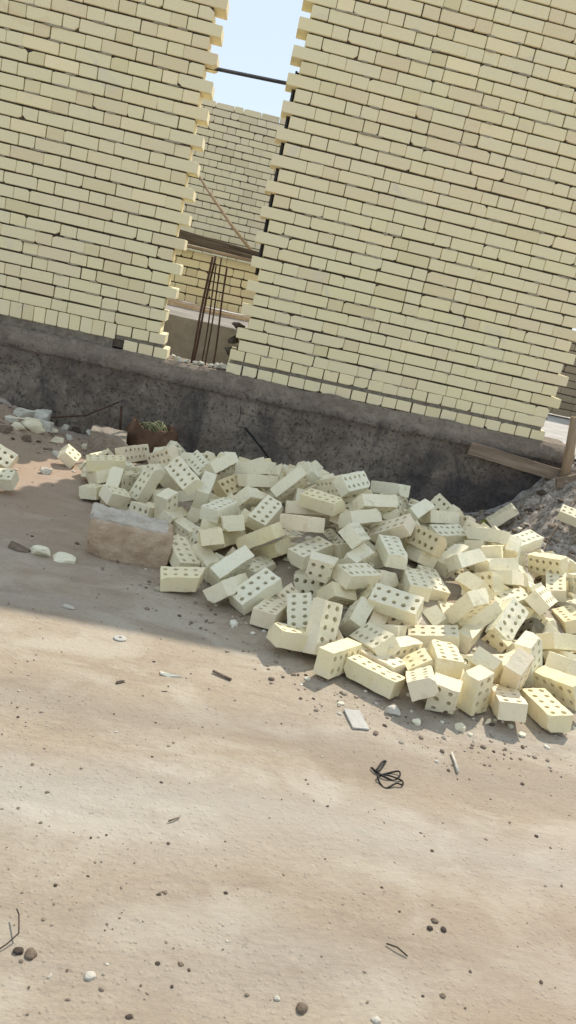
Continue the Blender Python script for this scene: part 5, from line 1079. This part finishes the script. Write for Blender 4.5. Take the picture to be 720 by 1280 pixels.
# countless crumbs and gravel: one sheet of stuff
def gravel(name, N_, region, smin, smax, seed, mat, weight=None):
    rs = np.random.RandomState(seed); V = []; F = []
    X = []; Y = []
    while len(X) < N_:
        x = rs.uniform(region[0], region[1], 4000); y = rs.uniform(region[2], region[3], 4000)
        k = weight(x, y) if weight is not None else np.ones_like(x)
        ok = rs.rand(4000) < k; X += list(x[ok]); Y += list(y[ok])
    X = np.array(X[:N_]); Y = np.array(Y[:N_]); Z = terrain(X, Y); S = smin+(smax-smin)*rs.rand(N_)**5
    ico = bmesh.new(); bmesh.ops.create_icosphere(ico, subdivisions=1, radius=.5); iv = np.array([v.co[:] for v in ico.verts]); fi = np.array([[v.index for v in f.verts] for f in ico.faces]); ico.free()
    n_ = len(iv); out = []
    for i in range(N_):
        sc = S[i]*np.array([rs.uniform(.8, 1.5), rs.uniform(.7, 1.2), rs.uniform(.5, .8)]); a = rs.rand()*6.28
        p = iv*(1+rs.uniform(-.22, .22, (n_, 1)))*sc; c_, s_ = math.cos(a), math.sin(a)
        p = np.stack([p[:,0]*c_-p[:,1]*s_, p[:,0]*s_+p[:,1]*c_, p[:,2]], -1)+np.array([X[i], Y[i], Z[i]+S[i]*.12])
        out.append(p)
    V = np.concatenate(out); F = (fi[None]+np.arange(N_)[:,None,None]*n_).reshape(-1, 3)
    me = bpy.data.meshes.new(name); me.from_pydata(V.tolist(), [], F.tolist()); me.update()
    return tag(link(name, me, mat), kind='stuff')
s = N('gravel_random'); g = s.n('ShaderNodeNewGeometry').outputs['Random Per Island']
s.color(s.ramp(g, [(0, (.07, .055, .042)), (.25, (.20, .15, .11)), (.6, (.28, .22, .165)), (.9, (.38, .32, .25)), (1, (.55, .50, .43))])); M['gr'] = s.m
def wt(x, y): return np.clip(.12+.9*np.clip(fbm(x, y, 77, 3, 2.2), 0, 1), 0, 1)
gr = gravel('gravel', 11000, (-1.0, 3.2, -4.7, -.2), .0014, .009, 5, M['gr'], wt)
tag(gr, 'fine crumbs and grit scattered over the dusty ground', 'gravel')
def wt2(x, y): return np.clip(np.exp(-((np.interp(x, XS, YF)-.08-y)/.16)**2)*.9*(x > .1)+.7*((x < .15) & (y > -.75) & (y < -.05))+.8*((x > 2.1) & (y > -1.5) & (y < -.05)), 0, 1)
gr2 = gravel('gravel', 4200, (-1.0, 3.4, -3.3, -.06), .003, .019, 6, M['gr'], wt2)
tag(gr2, 'coarser dark and pale gravel along the foot of the footing, the right mound and the heap edge', 'gravel')

s = N('brick_crumbs'); g = s.n('ShaderNodeNewGeometry').outputs['Random Per Island']
s.color(s.ramp(g, [(0, (.40, .35, .25)), (.3, (.62, .58, .44)), (.7, (.72, .69, .55)), (1, (.78, .75, .64))])); M['bc'] = s.m
def wt3(x, y): return np.clip(np.exp(-((np.interp(x, XS, YF)+.12-y)/.20)**2)*.8*(x > .3)+.5*(heap_h(x, y) > .04)*(x > .1), 0, 1)
tag(gravel('brick_crumbs', 1500, (0., 3.1, -3.2, -.3), .004, .045, 8, M['bc'], wt3), 'pale crumbs of broken brick around and between the heaped bricks', 'crumbs')
def wt4(x, y): return np.clip((x > 2.05)*(y > -1.75)*(y < .2)*.9, 0, 1)
tag(gravel('gravel', 2600, (2.0, 3.5, -1.8, .2), .004, .05, 9, M['gr'], wt4), 'mixed dark rubble and grit on the mound at the right end of the footing', 'gravel')
for i, (a, c, r_, lb) in enumerate([((2.42, -.95, .06), (2.86, -.35, .42), .006, 'thin brown stick lying up the right mound, left one of three'), ((2.62, -1.05, .10), (2.98, -.40, .47), .008, 'middle one of three brown sticks lying up the right mound'), ((2.80, -.9, .2), (3.02, -.5, .48), .005, 'thinnest right one of three brown sticks on the right mound')]):
    A = Vector(a); B = Vector(c); pts = []
    for k in range(7):
        p = A.lerp(B, k/6); pts.append((p.x+.01*math.sin(k*2.1+i), p.y, th(p.x, p.y)+.012+.01*(k % 2)))
    rod('stick', pts, r_, M['plank2'], lb, 'stick')

# ------------------------------------------------------------------ camera, light
cd = bpy.data.cameras.new('camera'); co = bpy.data.objects.new('camera', cd); COL.objects.link(co)
Mx = Matrix((RT, UP, -FW)).transposed().to_4x4(); Mx.translation = CAM; co.matrix_world = Mx
cd.sensor_fit = 'VERTICAL'; cd.sensor_height = 36; cd.sensor_width = 36; cd.lens = 999.81/1280*36; cd.clip_start = .05; cd.clip_end = 600
scene.camera = co

sun_dir = Vector((.55, 1.0, 0)).normalized(); EL = math.radians(48.8)
sd = Vector((sun_dir.x*math.cos(EL), sun_dir.y*math.cos(EL), math.sin(EL)))
sl = bpy.data.lights.new('sun', 'SUN'); sl.energy = 2.9; sl.angle = math.radians(.55); sl.color = (1, .92, .80)
so = bpy.data.objects.new('sun', sl); COL.objects.link(so); so.rotation_mode = 'QUATERNION'; so.rotation_quaternion = (-sd).to_track_quat('-Z', 'Y')
wd = bpy.data.worlds.new('World'); scene.world = wd; wd.use_nodes = True
nt = wd.node_tree; bg = nt.nodes['Background']; sk_ = nt.nodes.new('ShaderNodeTexSky'); sk_.sky_type = 'NISHITA'; sk_.sun_disc = False
sk_.sun_elevation = EL; sk_.sun_rotation = math.atan2(sun_dir.x, sun_dir.y); sk_.air_density = 1.0; sk_.dust_density = .6; sk_.ozone_density = 1.0
hz_ = nt.nodes.new('ShaderNodeMix'); hz_.data_type = 'RGBA'; hz_.inputs[0].default_value = .84   # bright even haze over the clear sky
hz_.inputs[7].default_value = (3.8, 4.36, 4.88, 1)
nt.links.new(sk_.outputs[0], hz_.inputs[6]); nt.links.new(hz_.outputs[2], bg.inputs[0]); bg.inputs[1].default_value = .13
vs_ = scene.view_settings; vs_.view_transform = 'Standard'; vs_.look = 'None'; vs_.gamma = 1; vs_.exposure = .6; vs_.use_curve_mapping = False
